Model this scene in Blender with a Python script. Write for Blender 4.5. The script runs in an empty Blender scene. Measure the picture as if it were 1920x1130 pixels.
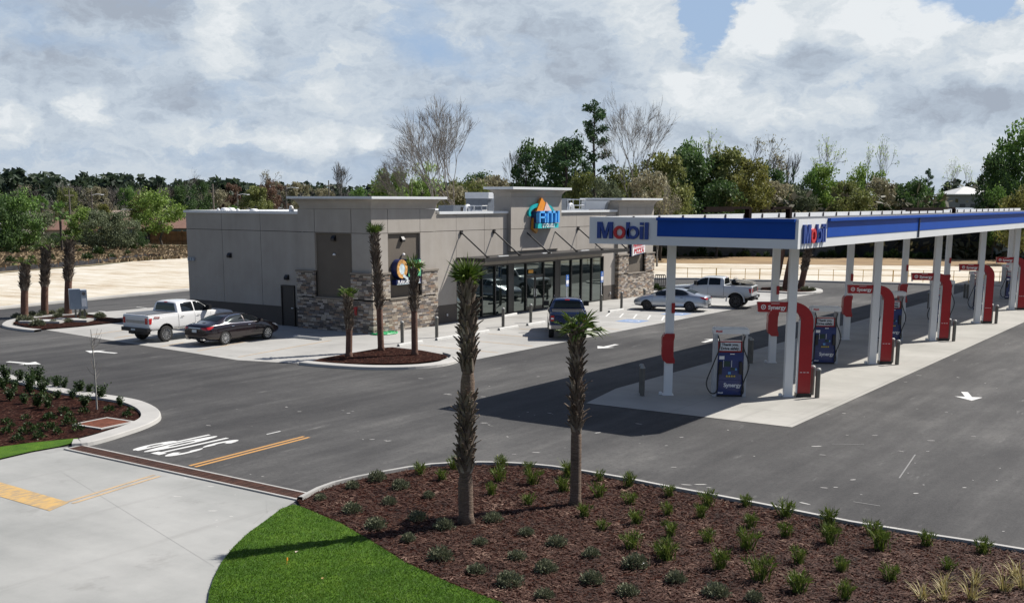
import bpy, bmesh, math, random
from mathutils import Vector, Matrix
from mathutils.bvhtree import BVHTree
PI = math.pi; R = math.radians
S = bpy.context.scene; C = S.collection
rnd = random.Random(7)
# ------------------------------------------------------------------ camera
CAMZ = 7.0
FPX, PITCH, ROLL, YAW = 2083.89, .180698, .00361593, .601062
CX, CY = 960.0, 755.757
_F = Vector((math.cos(YAW)*math.cos(PITCH), math.sin(YAW)*math.cos(PITCH), -math.sin(PITCH)))
_R = Vector((math.sin(YAW), -math.cos(YAW), 0)); _U = _R.cross(_F)
_r = _R*math.cos(ROLL)+_U*math.sin(ROLL); _u = -_R*math.sin(ROLL)+_U*math.cos(ROLL)
cam = bpy.data.objects.new('camera', bpy.data.cameras.new('camera')); C.objects.link(cam)
cam.matrix_world = Matrix(((_r.x, _u.x, -_F.x, 0), (_r.y, _u.y, -_F.y, 0), (_r.z, _u.z, -_F.z, CAMZ), (0, 0, 0, 1)))
cam.data.sensor_width = 36; cam.data.lens = FPX/1920*36; cam.data.shift_y = (CY-565)/1920
cam.data.clip_end = 6000; cam.data.clip_start = .1
S.camera = cam
S.render.resolution_x = 1024; S.render.resolution_y = 602
S.view_settings.view_transform = 'Standard'; S.view_settings.look = 'None'
S.view_settings.exposure = 0.5; S.view_settings.gamma = 1
SUN_AZ, SUN_EL = R(-29), R(47.5)

def g(x, y, z=0.0):
    d = _F+_r*((x-CX)/FPX)-_u*((y-CY)/FPX)
    t = (z-CAMZ)/d.z
    return Vector((d.x*t, d.y*t, z))
def far(px, D, z=0.0):
    "ground point at picture column px, D metres from the camera"
    d = _F+_r*((px-CX)/FPX)-_u*((374+.0036*(px-700)-CY)/FPX); h = math.hypot(d.x, d.y)
    return Vector((d.x/h*D, d.y/h*D, z))
def ztop(py, D, px=960):
    return CAMZ+(374+.0036*(px-700)-py)*D/FPX/math.cos((px-960)/FPX)

# ------------------------------------------------------------------ node helpers
class N:
    def __init__(s, tree): s.t = tree; s.n = tree.nodes; s.l = tree.links
    def new(s, typ, **kw):
        n = s.n.new(typ)
        for k, v in kw.items(): setattr(n, k, v)
        return n
    def put(s, sock, v):
        if isinstance(v, bpy.types.NodeSocket): s.l.new(v, sock)
        elif v is not None:
            if isinstance(v, (tuple, list)) and len(v) == 3 and sock.type == 'RGBA': v = (*v, 1)
            sock.default_value = v
    def m(s, op, a, b=None, c=None, clamp=False):
        n = s.new('ShaderNodeMath', operation=op, use_clamp=clamp)
        for i, v in enumerate((a, b, c)):
            if v is not None: s.put(n.inputs[i], v)
        return n.outputs[0]
    def vm(s, op, a, b=None, out=0):
        n = s.new('ShaderNodeVectorMath', operation=op); s.put(n.inputs[0], a)
        if b is not None: s.put(n.inputs[1], b)
        return n.outputs[out]
    def mix(s, f, a, b, bt='MIX'):
        n = s.new('ShaderNodeMix', data_type='RGBA', blend_type=bt)
        s.put(n.inputs[0], f); s.put(n.inputs[6], a); s.put(n.inputs[7], b); return n.outputs[2]
    def noise(s, vec, scale, detail=3, rough=.55, out=0):
        n = s.new('ShaderNodeTexNoise'); s.put(n.inputs['Vector'], vec); n.inputs['Scale'].default_value = scale
        n.inputs['Detail'].default_value = detail; n.inputs['Roughness'].default_value = rough; return n.outputs[out]
    def map(s, vec, scale=(1, 1, 1), rot=(0, 0, 0), loc=(0, 0, 0)):
        n = s.new('ShaderNodeMapping'); s.put(n.inputs[0], vec)
        n.inputs[1].default_value = loc; n.inputs[2].default_value = rot; n.inputs[3].default_value = scale; return n.outputs[0]
    def ramp(s, f, stops, interp='LINEAR'):
        n = s.new('ShaderNodeValToRGB'); s.put(n.inputs[0], f); e = n.color_ramp.elements; n.color_ramp.interpolation = interp
        while len(e) < len(stops): e.new(.5)
        for i, (p, c) in enumerate(stops):
            e[i].position = p; e[i].color = (*c, 1) if len(c) == 3 else c
        return n.outputs[0]
    def rng(s, v, a, b, c=0., d=1.):
        n = s.new('ShaderNodeMapRange'); n.clamp = True; s.put(n.inputs[0], v)
        for i, q in enumerate((a, b, c, d)): n.inputs[i+1].default_value = q
        return n.outputs[0]
MATS = {}
def mat_base(name):
    m = bpy.data.materials.new(name); m.use_nodes = True; t = m.node_tree; b = t.nodes['Principled BSDF']
    MATS[name] = m; return m, N(t), b
def bump(n, b, h, strength=.3, dist=.02):
    k = n.new('ShaderNodeBump'); k.inputs['Strength'].default_value = strength; k.inputs['Distance'].default_value = dist
    n.put(k.inputs['Height'], h); n.put(b.inputs['Normal'], k.outputs[0])
def M(name, col=(.5, .5, .5), rough=.6, metal=0., var=.12, scale=4., spec=.5, bmp=0., coat=0., bscale=None, emit=None):
    if name in MATS: return MATS[name]
    m, n, b = mat_base(name)
    tc = n.new('ShaderNodeTexCoord').outputs['Object']
    if var > 0:
        f = n.noise(tc, scale, 4); c = n.mix(n.rng(f, .3, .7), [x*(1-var) for x in col], [min(1, x*(1+var)) for x in col]); n.put(b.inputs['Base Color'], c)
    else: b.inputs['Base Color'].default_value = (*col, 1)
    b.inputs['Roughness'].default_value = rough; b.inputs['Metallic'].default_value = metal
    b.inputs['Specular IOR Level'].default_value = spec
    b.inputs['Coat Weight'].default_value = coat; b.inputs['Coat Roughness'].default_value = .04
    if bmp: bump(n, b, n.noise(tc, bscale or scale*6, 3), bmp, .01)
    return m

# ------------------------------------------------------------------ world: physical sky with clouds laid out by direction
w = bpy.data.worlds.new('World'); S.world = w; w.use_nodes = True
n = N(w.node_tree); bg = w.node_tree.nodes['Background']
sky = n.new('ShaderNodeTexSky', sky_type='NISHITA'); sky.sun_disc = False
sky.sun_elevation = SUN_EL; sky.sun_rotation = R(90)-SUN_AZ; sky.air_density = 1.1; sky.dust_density = 1.5
tc = n.new('ShaderNodeTexCoord').outputs['Generated']
sp = n.new('ShaderNodeSeparateXYZ'); n.put(sp.inputs[0], tc)
az = n.m('ARCTAN2', sp.outputs[1], sp.outputs[0])
el = n.m('ARCTAN2', sp.outputs[2], n.m('SQRT', n.m('ADD', n.m('MULTIPLY', sp.outputs[0], sp.outputs[0]), n.m('MULTIPLY', sp.outputs[1], sp.outputs[1]))))
cmb = n.new('ShaderNodeCombineXYZ'); n.put(cmb.inputs[0], az); n.put(cmb.inputs[1], n.m('MULTIPLY', el, 1.7))
P0 = cmb.outputs[0]
wob = n.vm('SUBTRACT', n.noise(P0, 22, 6, .62, 1), (.5, .5, .5))
sc = n.new('ShaderNodeVectorMath', operation='SCALE'); n.put(sc.inputs[0], wob); sc.inputs['Scale'].default_value = .06
P1 = n.vm('ADD', P0, sc.outputs[0])
def blob(px, py, rx, ry, amt):
    a0 = YAW-math.atan((px-960)/FPX); e0 = (376-py)/FPX*1.7
    d = n.vm('SUBTRACT', P1, (a0, e0, 0)); d = n.vm('MULTIPLY', d, (FPX/rx, FPX/ry/1.7, 0))
    L = n.vm('LENGTH', d, out=1)
    return n.m('MULTIPLY', n.rng(L, 0.45, 1.1, 1., 0.), amt)
def summ(lst):
    t = None
    for b_ in lst:
        v = blob(*b_); t = v if t is None else n.m('ADD', t, v)
    return t
bright = summ([(300, 120, 520, 170, -.13), (900, 200, 260, 120, -.12), (430, 60, 75, 120, .55), (650, 165, 110, 70, .42), (500, 170, 120, 60, .2), (185, 225, 45, 34, .5), (40, 255, 50, 40, .45),
    (420, 265, 110, 40, .35), (580, 275, 90, 35, .4), (700, 272, 40, 28, .5), (1410, 60, 60, 60, .5), (1370, 90, 90, 60, .4), (1600, 40, 150, 100, .4),
    (1190, 90, 90, 50, .35), (1290, 185, 90, 50, .55), (1560, 190, 110, 50, .45), (1640, 90, 110, 70, .3), (1860, 150, 90, 70, .45),
    (1740, 60, 70, 60, .4), (1180, 20, 90, 60, .3), (1800, 290, 160, 50, .22), (1440, 230, 120, 40, .3), (1910, 40, 60, 60, .5),
    (820, 20, 80, 60, -.1), (1080, 130, 120, 70, -.2), (1110, 90, 100, 60, -.1), (1510, 130, 90, 45, -.33), (1500, 190, 60, 40, -.35),
    (1620, 185, 80, 35, -.3), (1760, 215, 140, 40, -.35), (1870, 190, 100, 40, -.4), (330, 60, 110, 70, -.2), (230, 30, 180, 60, -.28),
    (130, 150, 110, 50, -.25), (360, 195, 60, 35, -.3), (690, 165, 60, 50, -.3), (560, 160, 70, 40, -.2), (960, 60, 90, 60, -.15), (600, 300, 300, 26, -.2), (1450, 260, 300, 30, -.12)])
blue = summ([(1300, 60, 55, 90, .9), (1360, 20, 80, 30, .6), (1550, 5, 120, 30, .3), (1770, 30, 100, 60, .9), (1690, 10, 60, 40, .5), (1790, 75, 60, 30, .5),
    (780, 60, 90, 90, .35), (900, 130, 160, 60, .3), (60, 110, 80, 90, .25), (250, 130, 140, 50, .25), (900, 240, 260, 60, .25), (450, 310, 500, 40, .25)])
nz = n.noise(P1, 9, 7, .62); nz2 = n.m('ABSOLUTE', n.m('SUBTRACT', n.noise(P1, 26, 6, .6), .5)); nz2 = n.m('ADD', n.m('MULTIPLY', nz2, -2.2), .75); nz3 = n.noise(P0, 4, 3, .5)
val = n.m('ADD', n.m('ADD', n.m('MULTIPLY', n.m('SUBTRACT', nz, .5), .85), .38), n.m('ADD', bright, n.m('MULTIPLY', n.m('SUBTRACT', nz2, .5), .8)))
cloud = n.ramp(val, [(0., (.42, .48, .57)), (.28, (.52, .60, .70)), (.5, (.62, .70, .79)), (.75, (.75, .81, .86)), (1., (.90, .94, .97))])
cover = n.rng(n.m('ADD', n.m('ADD', n.m('MULTIPLY', n.m('SUBTRACT', nz, .5), 1.6), .85), n.m('SUBTRACT', n.m('MULTIPLY', n.rng(val, .5, .9), .4), blue)), .25, .75)
away = n.rng(n.m('ABSOLUTE', n.m('SUBTRACT', az, YAW)), .65, 1.15, 1., 0.)  # outside the view the sky is clearer and darker, shaped to dim ambient light
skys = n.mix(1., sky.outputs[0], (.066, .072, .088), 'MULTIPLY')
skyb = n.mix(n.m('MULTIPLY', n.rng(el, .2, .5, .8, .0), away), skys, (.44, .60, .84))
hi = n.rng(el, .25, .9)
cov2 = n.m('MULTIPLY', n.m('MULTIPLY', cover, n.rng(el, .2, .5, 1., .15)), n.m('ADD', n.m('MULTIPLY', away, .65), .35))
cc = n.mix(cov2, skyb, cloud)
low = n.rng(el, -.02, .05, 1., 0.)
cc = n.mix(n.m('MULTIPLY', low, .5), cc, (.52, .61, .72))
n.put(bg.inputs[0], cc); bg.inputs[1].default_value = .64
# ------------------------------------------------------------------ sun
sl = bpy.data.lights.new('sun', 'SUN'); sl.energy = 5.0; sl.angle = R(.53); sl.color = (1, .95, .88)
so = bpy.data.objects.new('sun', sl); C.objects.link(so)
sd = Vector((math.cos(SUN_EL)*math.cos(SUN_AZ), math.cos(SUN_EL)*math.sin(SUN_AZ), math.sin(SUN_EL)))
so.rotation_euler = sd.to_track_quat('Z', 'Y').to_euler()

# ------------------------------------------------------------------ mesh helpers
class MB:
    "collects shapes, links them as ONE mesh object"
    def __init__(s): s.v = []; s.f = []; s.mi = []; s.k = 0; s.pc = []
    def add(s, vs, fs):
        o = len(s.v); s.pc.append((list(vs), list(fs))); s.v += [tuple(p) for p in vs]; s.f += [tuple(i+o for i in f) for f in fs]; s.mi += [s.k]*len(fs); return s
    def box(s, x0, x1, y0, y1, z0, z1, rot=0, piv=(0, 0)):
        vs = [(x, y, z) for z in (z0, z1) for x, y in ((x0, y0), (x1, y0), (x1, y1), (x0, y1))]
        if rot:
            c, q = math.cos(rot), math.sin(rot); vs = [(piv[0]+(x-piv[0])*c-(y-piv[1])*q, piv[1]+(x-piv[0])*q+(y-piv[1])*c, z) for x, y, z in vs]
        return s.add(vs, [(3, 2, 1, 0), (4, 5, 6, 7), (0, 1, 5, 4), (1, 2, 6, 5), (2, 3, 7, 6), (3, 0, 4, 7)])
    def tube(s, pts, rad, nseg=8, cap=True):
        pts = [Vector(p) for p in pts]; rr = rad if isinstance(rad, (list, tuple)) else [rad]*len(pts)
        vs = []; prev = None
        for i, p in enumerate(pts):
            d = (pts[min(i+1, len(pts)-1)]-pts[max(i-1, 0)]).normalized()
            if prev is None:
                a = Vector((0, 0, 1)) if abs(d.z) < .9 else Vector((1, 0, 0)); x = d.cross(a).normalized()
            else: x = (prev-d*prev.dot(d)).normalized()
            prev = x; y = d.cross(x)
            for k in range(nseg):
                t = 2*PI*k/nseg; vs.append(p+(x*math.cos(t)+y*math.sin(t))*rr[i])
        fs = []
        for i in range(len(pts)-1):
            for k in range(nseg):
                a = i*nseg+k; b_ = i*nseg+(k+1) % nseg; fs.append((a, b_, b_+nseg, a+nseg))
        if cap: fs += [tuple(range(nseg-1, -1, -1)), tuple(range((len(pts)-1)*nseg, len(pts)*nseg))]
        return s.add(vs, fs)
    def prism(s, poly, axis, a0, a1):
        "polygon (list of 2D points) extruded along axis 'x','y' or 'z' from a0 to a1"
        def P(p, a): return {'x': (a, p[0], p[1]), 'y': (p[0], a, p[1]), 'z': (p[0], p[1], a)}[axis]
        k = len(poly); vs = [P(p, a0) for p in poly]+[P(p, a1) for p in poly]
        return s.add(vs, [tuple(range(k-1, -1, -1)), tuple(range(k, 2*k))]+[(i, (i+1) % k, k+(i+1) % k, k+i) for i in range(k)])
    def lathe(s, prof, nseg=16, c=(0, 0, 0)):
        vs = []; fs = []
        for r_, z in prof:
            for k in range(nseg): vs.append((c[0]+r_*math.cos(2*PI*k/nseg), c[1]+r_*math.sin(2*PI*k/nseg), c[2]+z))
        for i in range(len(prof)-1):
            for k in range(nseg):
                a = i*nseg+k; b_ = i*nseg+(k+1) % nseg; fs.append((a, b_, b_+nseg, a+nseg))
        fs += [tuple(range(nseg-1, -1, -1)), tuple(range((len(prof)-1)*nseg, len(prof)*nseg))]
        return s.add(vs, fs)
    def quad(s, a, b, c, d): return s.add([a, b, c, d], [(0, 1, 2, 3)])
    def build(s, name, mats, parent=None, smooth=False, recalc=True):
        me = bpy.data.meshes.new(name); me.from_pydata(s.v, [], s.f)
        for m in (mats if isinstance(mats, (list, tuple)) else [mats]): me.materials.append(m)
        if any(s.mi): me.polygons.foreach_set('material_index', s.mi)
        if recalc and len(s.f) < 60000:
            bm = bmesh.new(); bm.from_mesh(me); bmesh.ops.recalc_face_normals(bm, faces=bm.faces); bm.to_mesh(me); bm.free()
        if smooth is True: me.polygons.foreach_set('use_smooth', [True]*len(me.polygons))
        elif smooth:
            me.polygons.foreach_set('use_smooth', [True]*len(me.polygons)); me.set_sharp_from_angle(angle=R(smooth))
        me.update(); o = bpy.data.objects.new(name, me); C.objects.link(o); o.parent = parent
        return o
def each(mb, name, mats, parent, smooth=False):
    "every shape collected so far as an object of its own"
    r_ = []
    for vs, fs in mb.pc:
        q = MB(); q.add(vs, fs); r_.append(q.build(name, mats, parent, smooth))
    return r_
def tag(o, label=None, cat=None, group=None, kind=None):
    if label: o['label'] = label
    if cat: o['category'] = cat
    if group: o['group'] = group
    if kind: o['kind'] = kind
    return o
def thing(name, label, cat, loc=(0, 0, 0), rz=0, group=None):
    o = bpy.data.objects.new(name, None); C.objects.link(o); o.location = loc; o.rotation_euler = (0, 0, rz); o.empty_display_size = .3
    return tag(o, label, cat, group)
def dup(root, loc, rz=None, label=None, scale=None):
    r = root.copy(); C.objects.link(r); r.location = loc
    if rz is not None: r.rotation_euler = (r.rotation_euler[0], r.rotation_euler[1], rz)
    if scale is not None: r.scale = scale if isinstance(scale, (tuple, list)) else (scale,)*3
    if label: r['label'] = label
    for ch in list(root.children):
        c = ch.copy(); C.objects.link(c); c.parent = r
        for q in ch.children:
            d = q.copy(); C.objects.link(d); d.parent = c
    return r
def text_into(mb, s, size, place, depth=.01, bold=0.0, spacing=1.0, sx=1.0):
    "writing as mesh; place maps (x, y, d) of the letter plane to a point"
    cu = bpy.data.curves.new('t', 'FONT'); cu.body = s; cu.size = size; cu.extrude = depth/2; cu.offset = bold; cu.align_x = 'CENTER'; cu.align_y = 'CENTER'
    cu.space_character = spacing; cu.resolution_u = 3
    o = bpy.data.objects.new('t', cu); C.objects.link(o); dg = bpy.context.evaluated_depsgraph_get()
    me = o.evaluated_get(dg).to_mesh()
    mb.add([place(v.co.x*sx, v.co.y, v.co.z+depth/2) for v in me.vertices], [tuple(p.vertices) for p in me.polygons])
    o.evaluated_get(dg).to_mesh_clear(); bpy.data.objects.remove(o); bpy.data.curves.remove(cu)
ORD = ['first', 'second', 'third', 'fourth', 'fifth', 'sixth', 'seventh', 'eighth', 'ninth', 'tenth', 'eleventh', 'twelfth', 'thirteenth', 'fourteenth', 'fifteenth', 'sixteenth']
def smooth_closed(pts, k=4):
    return pts
def catmull(pts, k=6):
    out = []
    for i in range(len(pts)-1):
        p0, p1, p2, p3 = pts[max(i-1, 0)], pts[i], pts[i+1], pts[min(i+2, len(pts)-1)]
        for j in range(k):
            t = j/k; out.append(tuple(.5*((2*b)+(-a+c)*t+(2*a-5*b+4*c-d)*t*t+(-a+3*b-3*c+d)*t**3) for a, b, c, d in zip(p0, p1, p2, p3)))
    out.append(tuple(pts[-1])); return out
def sheet(name, poly, z, m, kind='structure', thick=0., label=None):
    vs = [(p[0], p[1], z) for p in poly]; me = bpy.data.meshes.new(name); bm = bmesh.new()
    bv = [bm.verts.new(v) for v in vs]; f = bm.faces.new(bv)
    if f.normal.z < 0: f.normal_flip()
    bmesh.ops.triangulate(bm, faces=[f]); 
    if thick:
        r_ = bmesh.ops.extrude_face_region(bm, geom=bm.faces[:]); 
        for e in r_['geom']:
            if isinstance(e, bmesh.types.BMVert): e.co.z -= thick
        bmesh.ops.recalc_face_normals(bm, faces=bm.faces)
    bm.to_mesh(me); bm.free()
    for p in me.polygons: pass
    me.materials.append(m); o = bpy.data.objects.new(name, me); C.objects.link(o)
    if kind: o['kind'] = kind
    if label: o['label'] = label
    # make sure faces look up
    if not thick:
        up = sum(p.normal.z*p.area for p in me.polygons)
        if up < 0: me.flip_normals()
    return o
def gp(pts, z=0.0): return [g(x, y, z)[:2] for x, y in pts]

# ------------------------------------------------------------------ ground materials
def ground_mats():
    m, n, b = mat_base('asphalt'); tc = n.new('ShaderNodeTexCoord').outputs['Object']
    big = n.noise(tc, .09, 5, .6); st = n.noise(n.map(tc, (.12, 1.4, 1), (0, 0, R(-14))), .9, 5, .62); st2 = n.noise(n.map(tc, (.5, 1.3, 1), (0, 0, R(35))), .35, 4, .6); fine = n.noise(tc, 22, 3, .7)
    arcv = n.noise(n.map(tc, (.22, 1.1, 1), (0, 0, R(-50))), .8, 6, .65)
    v = n.m('ADD', n.m('MULTIPLY', big, .55), n.m('ADD', n.m('MULTIPLY', n.m('ADD', n.m('MULTIPLY', st, .66), n.m('MULTIPLY', n.noise(tc, 2.6, 6, .75), .34)), .42), n.m('ADD', n.m('MULTIPLY', st2, .22), n.m('MULTIPLY', arcv, .15))))
    c = n.ramp(v, [(.53, (.022, .0215, .0225)), (.60, (.036, .0355, .036)), (.665, (.052, .051, .0505)), (.72, (.072, .0705, .069)), (.80, (.11, .107, .102))])
    c = n.mix(n.rng(fine, .42, .72, 0., .38), c, (.10, .098, .095)); c = n.mix(n.rng(n.noise(tc, 9, 4, .7), .36, .5, .35, 0.), c, (.022, .022, .022))
    dust = n.m('MULTIPLY', n.rng(n.noise(n.map(tc, (.5, 2.4, 1), (0, 0, R(-40))), .8, 6, .7), .62, .76), .5)
    c = n.mix(dust, c, (.24, .235, .225))
    n.put(b.inputs['Base Color'], c); b.inputs['Roughness'].default_value = .86; b.inputs['Specular IOR Level'].default_value = .3; bump(n, b, n.m('ADD', fine, n.m('MULTIPLY', st, .4)), .35, .01)
    def conc(name, ca, cb, joint=None, sc=.5):
        m, n, b = mat_base(name); tc = n.new('ShaderNodeTexCoord').outputs['Object']
        big = n.noise(tc, .25, 6, .65); stn = n.noise(n.map(tc, (1, .25, 1), (0, 0, R(25))), sc, 5, .65); fine = n.noise(tc, 30, 2)
        v = n.m('ADD', n.m('MULTIPLY', big, .55), n.m('ADD', n.m('MULTIPLY', stn, .4), n.m('MULTIPLY', fine, .06)))
        c = n.ramp(v, [(.38, ca), (.62, cb)])
        stain = n.m('MULTIPLY', n.rng(n.noise(tc, .55, 5, .7), .60, .74), .38); c = n.mix(stain, c, (.13, .125, .115)); trk = n.m('MULTIPLY', n.rng(n.noise(n.map(tc, (.12, 2.2, 1), (0, 0, R(-38))), .7, 5, .6), .58, .72), .22); c = n.mix(trk, c, (.14, .135, .125))
        if joint:
            sp = n.new('ShaderNodeSeparateXYZ'); n.put(sp.inputs[0], n.map(tc, (1, 1, 1), (0, 0, joint[2])))
            for k, stp in ((0, joint[0]), (1, joint[1])):
                fr = n.m('PINGPONG', sp.outputs[k], stp/2)
                c = n.mix(n.m('MULTIPLY', n.m('LESS_THAN', fr, .012), .45), c, (.12, .12, .115))
        n.put(b.inputs['Base Color'], c); b.inputs['Roughness'].default_value = .8; b.inputs['Specular IOR Level'].default_value = .3; bump(n, b, fine, .15, .005)
    conc('concrete_slab', (.285, .28, .265), (.40, .395, .375), (4.6, 5.2, 0.))
    conc('concrete_pad', (.28, .275, .25), (.39, .38, .35), (5.08, 4.1, 0.))
    conc('concrete_drive', (.23, .235, .225), (.35, .35, .335), None, .3)
    conc('concrete_kerb', (.31, .305, .29), (.44, .43, .405))
    m, n, b = mat_base('mulch'); tc = n.new('ShaderNodeTexCoord').outputs['Object']
    vo = n.new('ShaderNodeTexVoronoi'); n.put(vo.inputs['Vector'], n.vm('ADD', n.map(tc, (1, 1.9, 1), (0, 0, .5)), n.vm('MULTIPLY', n.noise(tc, 8, 3, .6, 1), (.25, .25, 0)))); vo.inputs['Scale'].default_value = 14
    sp = n.new('ShaderNodeSeparateXYZ'); n.put(sp.inputs[0], vo.outputs['Color'])
    c = n.ramp(sp.outputs[0], [(0., (.005, .002, .0015)), (.4, (.016, .0055, .004)), (.75, (.036, .012, .008)), (.92, (.065, .026, .017)), (1., (.15, .09, .065))])
    c = n.mix(n.rng(n.noise(tc, 1.2, 4), .4, .7, 0., .4), c, (.028, .014, .012))
    n.put(b.inputs['Base Color'], c); b.inputs['Roughness'].default_value = .95; b.inputs['Specular IOR Level'].default_value = .05
    bump(n, b, n.m('ADD', sp.outputs[1], n.m('MULTIPLY', n.noise(tc, 40, 3), .5)), .9, .04)
    m, n, b = mat_base('turf'); tc = n.new('ShaderNodeTexCoord').outputs['Object']
    a = n.noise(tc, 1.1, 5, .6); f = n.noise(n.map(tc, (1, 2.2, 1), (0, 0, .6)), 22, 4, .7); st = n.noise(n.map(tc, (1, 1.6, 1), (0, 0, R(12))), 5, 4, .6)
    v = n.m('ADD', n.m('MULTIPLY', a, .35), n.m('ADD', n.m('MULTIPLY', f, .45), n.m('MULTIPLY', st, .25)))
    c = n.ramp(v, [(.36, (.018, .048, .003)), (.50, (.040, .098, .004)), (.60, (.072, .145, .007)), (.74, (.14, .21, .02))])
    n.put(b.inputs['Base Color'], c); b.inputs['Roughness'].default_value = .8; b.inputs['Specular IOR Level'].default_value = .2; bump(n, b, f, .6, .03)
    m, n, b = mat_base('sand'); tc = n.new('ShaderNodeTexCoord').outputs['Object']
    a = n.noise(n.map(tc, (1, .7, 1), (0, 0, R(-35))), .2, 7, .7); f = n.noise(n.map(tc, (1, .2, 1), (0, 0, R(-30))), .9, 5, .7); rut = n.noise(n.map(tc, (2.2, .12, 1), (0, 0, R(-33))), .6, 3, .6)
    v = n.m('ADD', n.m('MULTIPLY', a, .5), n.m('ADD', n.m('MULTIPLY', f, .35), n.m('MULTIPLY', rut, .25)))
    c = n.ramp(v, [(.38, (.22, .155, .09)), (.46, (.37, .30, .21)), (.54, (.49, .44, .35)), (.64, (.57, .54, .475))])
    n.put(b.inputs['Base Color'], c); b.inputs['Roughness'].default_value = .9; bump(n, b, n.m('ADD', f, rut), .8, .15)
    m, n, b = mat_base('dry_grass'); tc = n.new('ShaderNodeTexCoord').outputs['Object']
    a = n.noise(tc, .22, 6, .7); f = n.noise(tc, 3, 4, .7)
    v = n.m('ADD', n.m('MULTIPLY', a, .6), n.m('MULTIPLY', f, .4))
    c = n.ramp(v, [(.36, (.075, .085, .035)), (.46, (.16, .13, .075)), (.55, (.22, .17, .10)), (.66, (.34, .29, .21))])
    n.put(b.inputs['Base Color'], c); b.inputs['Roughness'].default_value = .9; bump(n, b, f, .8, .15)
    m, n, b = mat_base('brown_verge'); tc = n.new('ShaderNodeTexCoord').outputs['Object']
    f = n.noise(n.map(tc, (1, .4, 1), (0, 0, R(-55))), .5, 5, .7)
    c = n.ramp(f, [(.35, (.16, .10, .045)), (.6, (.27, .18, .085))]); n.put(b.inputs['Base Color'], c); b.inputs['Roughness'].default_value = .9
    m, n, b = mat_base('field'); tc = n.new('ShaderNodeTexCoord').outputs['Object']
    f = n.noise(tc, .03, 6, .7); c = n.ramp(f, [(.35, (.05, .07, .025)), (.55, (.12, .11, .06)), (.7, (.2, .17, .11))]); n.put(b.inputs['Base Color'], c); b.inputs['Roughness'].default_value = .95
ground_mats()
def paint_mat(name, col, wear):
    m, n, b = mat_base(name); tc = n.new('ShaderNodeTexCoord').outputs['Object']
    f = n.noise(n.map(tc, (1, 3, 1), (0, 0, .2)), 2.5, 5, .7)
    c = n.mix(n.rng(f, .56-wear*.12, .68-wear*.08, 0., .55+wear*.3), col, [x*.3+.12 for x in col]); n.put(b.inputs['Base Color'], c); b.inputs['Roughness'].default_value = .7
    return m
white_paint = paint_mat('white_paint', (.60, .60, .58), .3); yellow_paint = paint_mat('yellow_paint', (.48, .25, .07), .4)
faded_yellow = paint_mat('faded_yellow_paint', (.46, .33, .19), .7); blue_paint = paint_mat('blue_paint', (.18, .27, .45), .5)
orange_band = paint_mat('orange_band', (.50, .32, .11), 1.)

# ------------------------------------------------------------------ the ground and what is laid on it
me_ = sheet('ground', [(-300, -600), (2600, -1800), (3200, 3000), (-600, 2800)], -.03, MATS['field'])
kerbL = [(-260, 604), (0, 580), (120, 568), (230, 557), (345, 546), (450, 536), (700, 528), (1000, 524), (1229, 524), (1304, 524), (1383, 527), (1508, 528.5), (1600, 531), (1774, 535.6), (1920, 538), (2250, 545)]
far_k = gp(kerbL)
sheet('asphalt', [(-5, 60)]+[tuple(p) for p in far_k]+[(150, -40), (30, -40), (12, -20)], 0.0, MATS['asphalt'])
# sand beyond the drive, left and right, then the brown verge
sand_top = gp([(-260, 530), (0, 512), (90, 505), (190, 497), (270, 487), (345, 481), (500, 478), (800, 488), (1100, 491), (1226, 492), (1370, 493.5), (1600, 496), (1920, 499), (2250, 505)])
sheet('sand_strip', [tuple(p) for p in far_k]+[tuple(p) for p in reversed(sand_top)], -.008, MATS['sand'])
vt = gp([(-260, 470), (0, 462), (270, 461), (345, 461), (500, 462)])
sheet('scrub_field', [tuple(p) for p in gp([(-260, 529), (0, 511), (90, 504), (190, 496), (270, 486), (345, 480), (500, 477)])]+[tuple(p) for p in reversed(vt)], -.004, MATS['dry_grass'])
vr = gp([(900, 477), (1226, 478), (1370, 479), (1600, 481), (1920, 484), (2250, 489)])
sheet('brown_verge', [tuple(p) for p in gp([(900, 491), (1226, 493), (1370, 494.5), (1600, 497), (1920, 500), (2250, 506)])]+[tuple(p) for p in reversed(vr)], -.002, MATS['brown_verge'])
def kerb(name, pts, wdt=.35, h=.14, side=1, m=None, label=None):
    "kerb swept along a ground polyline (list of xy)"
    mb = MB(); L = []; k = len(pts)
    for i, p in enumerate(pts):
        a = Vector(pts[max(i-1, 0)]); b = Vector(pts[min(i+1, k-1)]); t = (b-a).normalized(); nn = Vector((-t.y, t.x))*side
        p = Vector(p); o = wdt
        L.append([(p.x, p.y, .002), (p.x+nn.x*.02, p.y+nn.y*.02, h-.02), (p.x+nn.x*.05, p.y+nn.y*.05, h), (p.x+nn.x*o, p.y+nn.y*o, h), (p.x+nn.x*o, p.y+nn.y*o, -.02)])
    for i in range(k-1):
        for j in range(4): mb.quad(L[i][j], L[i+1][j], L[i+1][j+1], L[i][j+1])
    o = mb.build(name, m or MATS['concrete_kerb'], None, 35); o['kind'] = 'structure'
    return o
kerb('far_kerb', far_k, .5, .15, 1)
# parking slab in front of and beside the shop
slab = gp([(30, 610), (60, 614), (200, 637), (350, 660), (445, 675), (560, 681.5), (600, 688)])+[(36.3, 32.0), (39.6, 29.1), (47.7, 29.2), (58.0, 29.25), (67.8, 29.25), (76.6, 29.4), (85.0, 29.2), (86.5, 31.5), (84.0, 36.0), (79, 39.5), (79, 60.5), (44, 60.5), (41.5, 61.0)]+gp([(190, 591), (100, 600)])
sheet('parking_slab', slab, .008, MATS['concrete_slab'])
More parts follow.
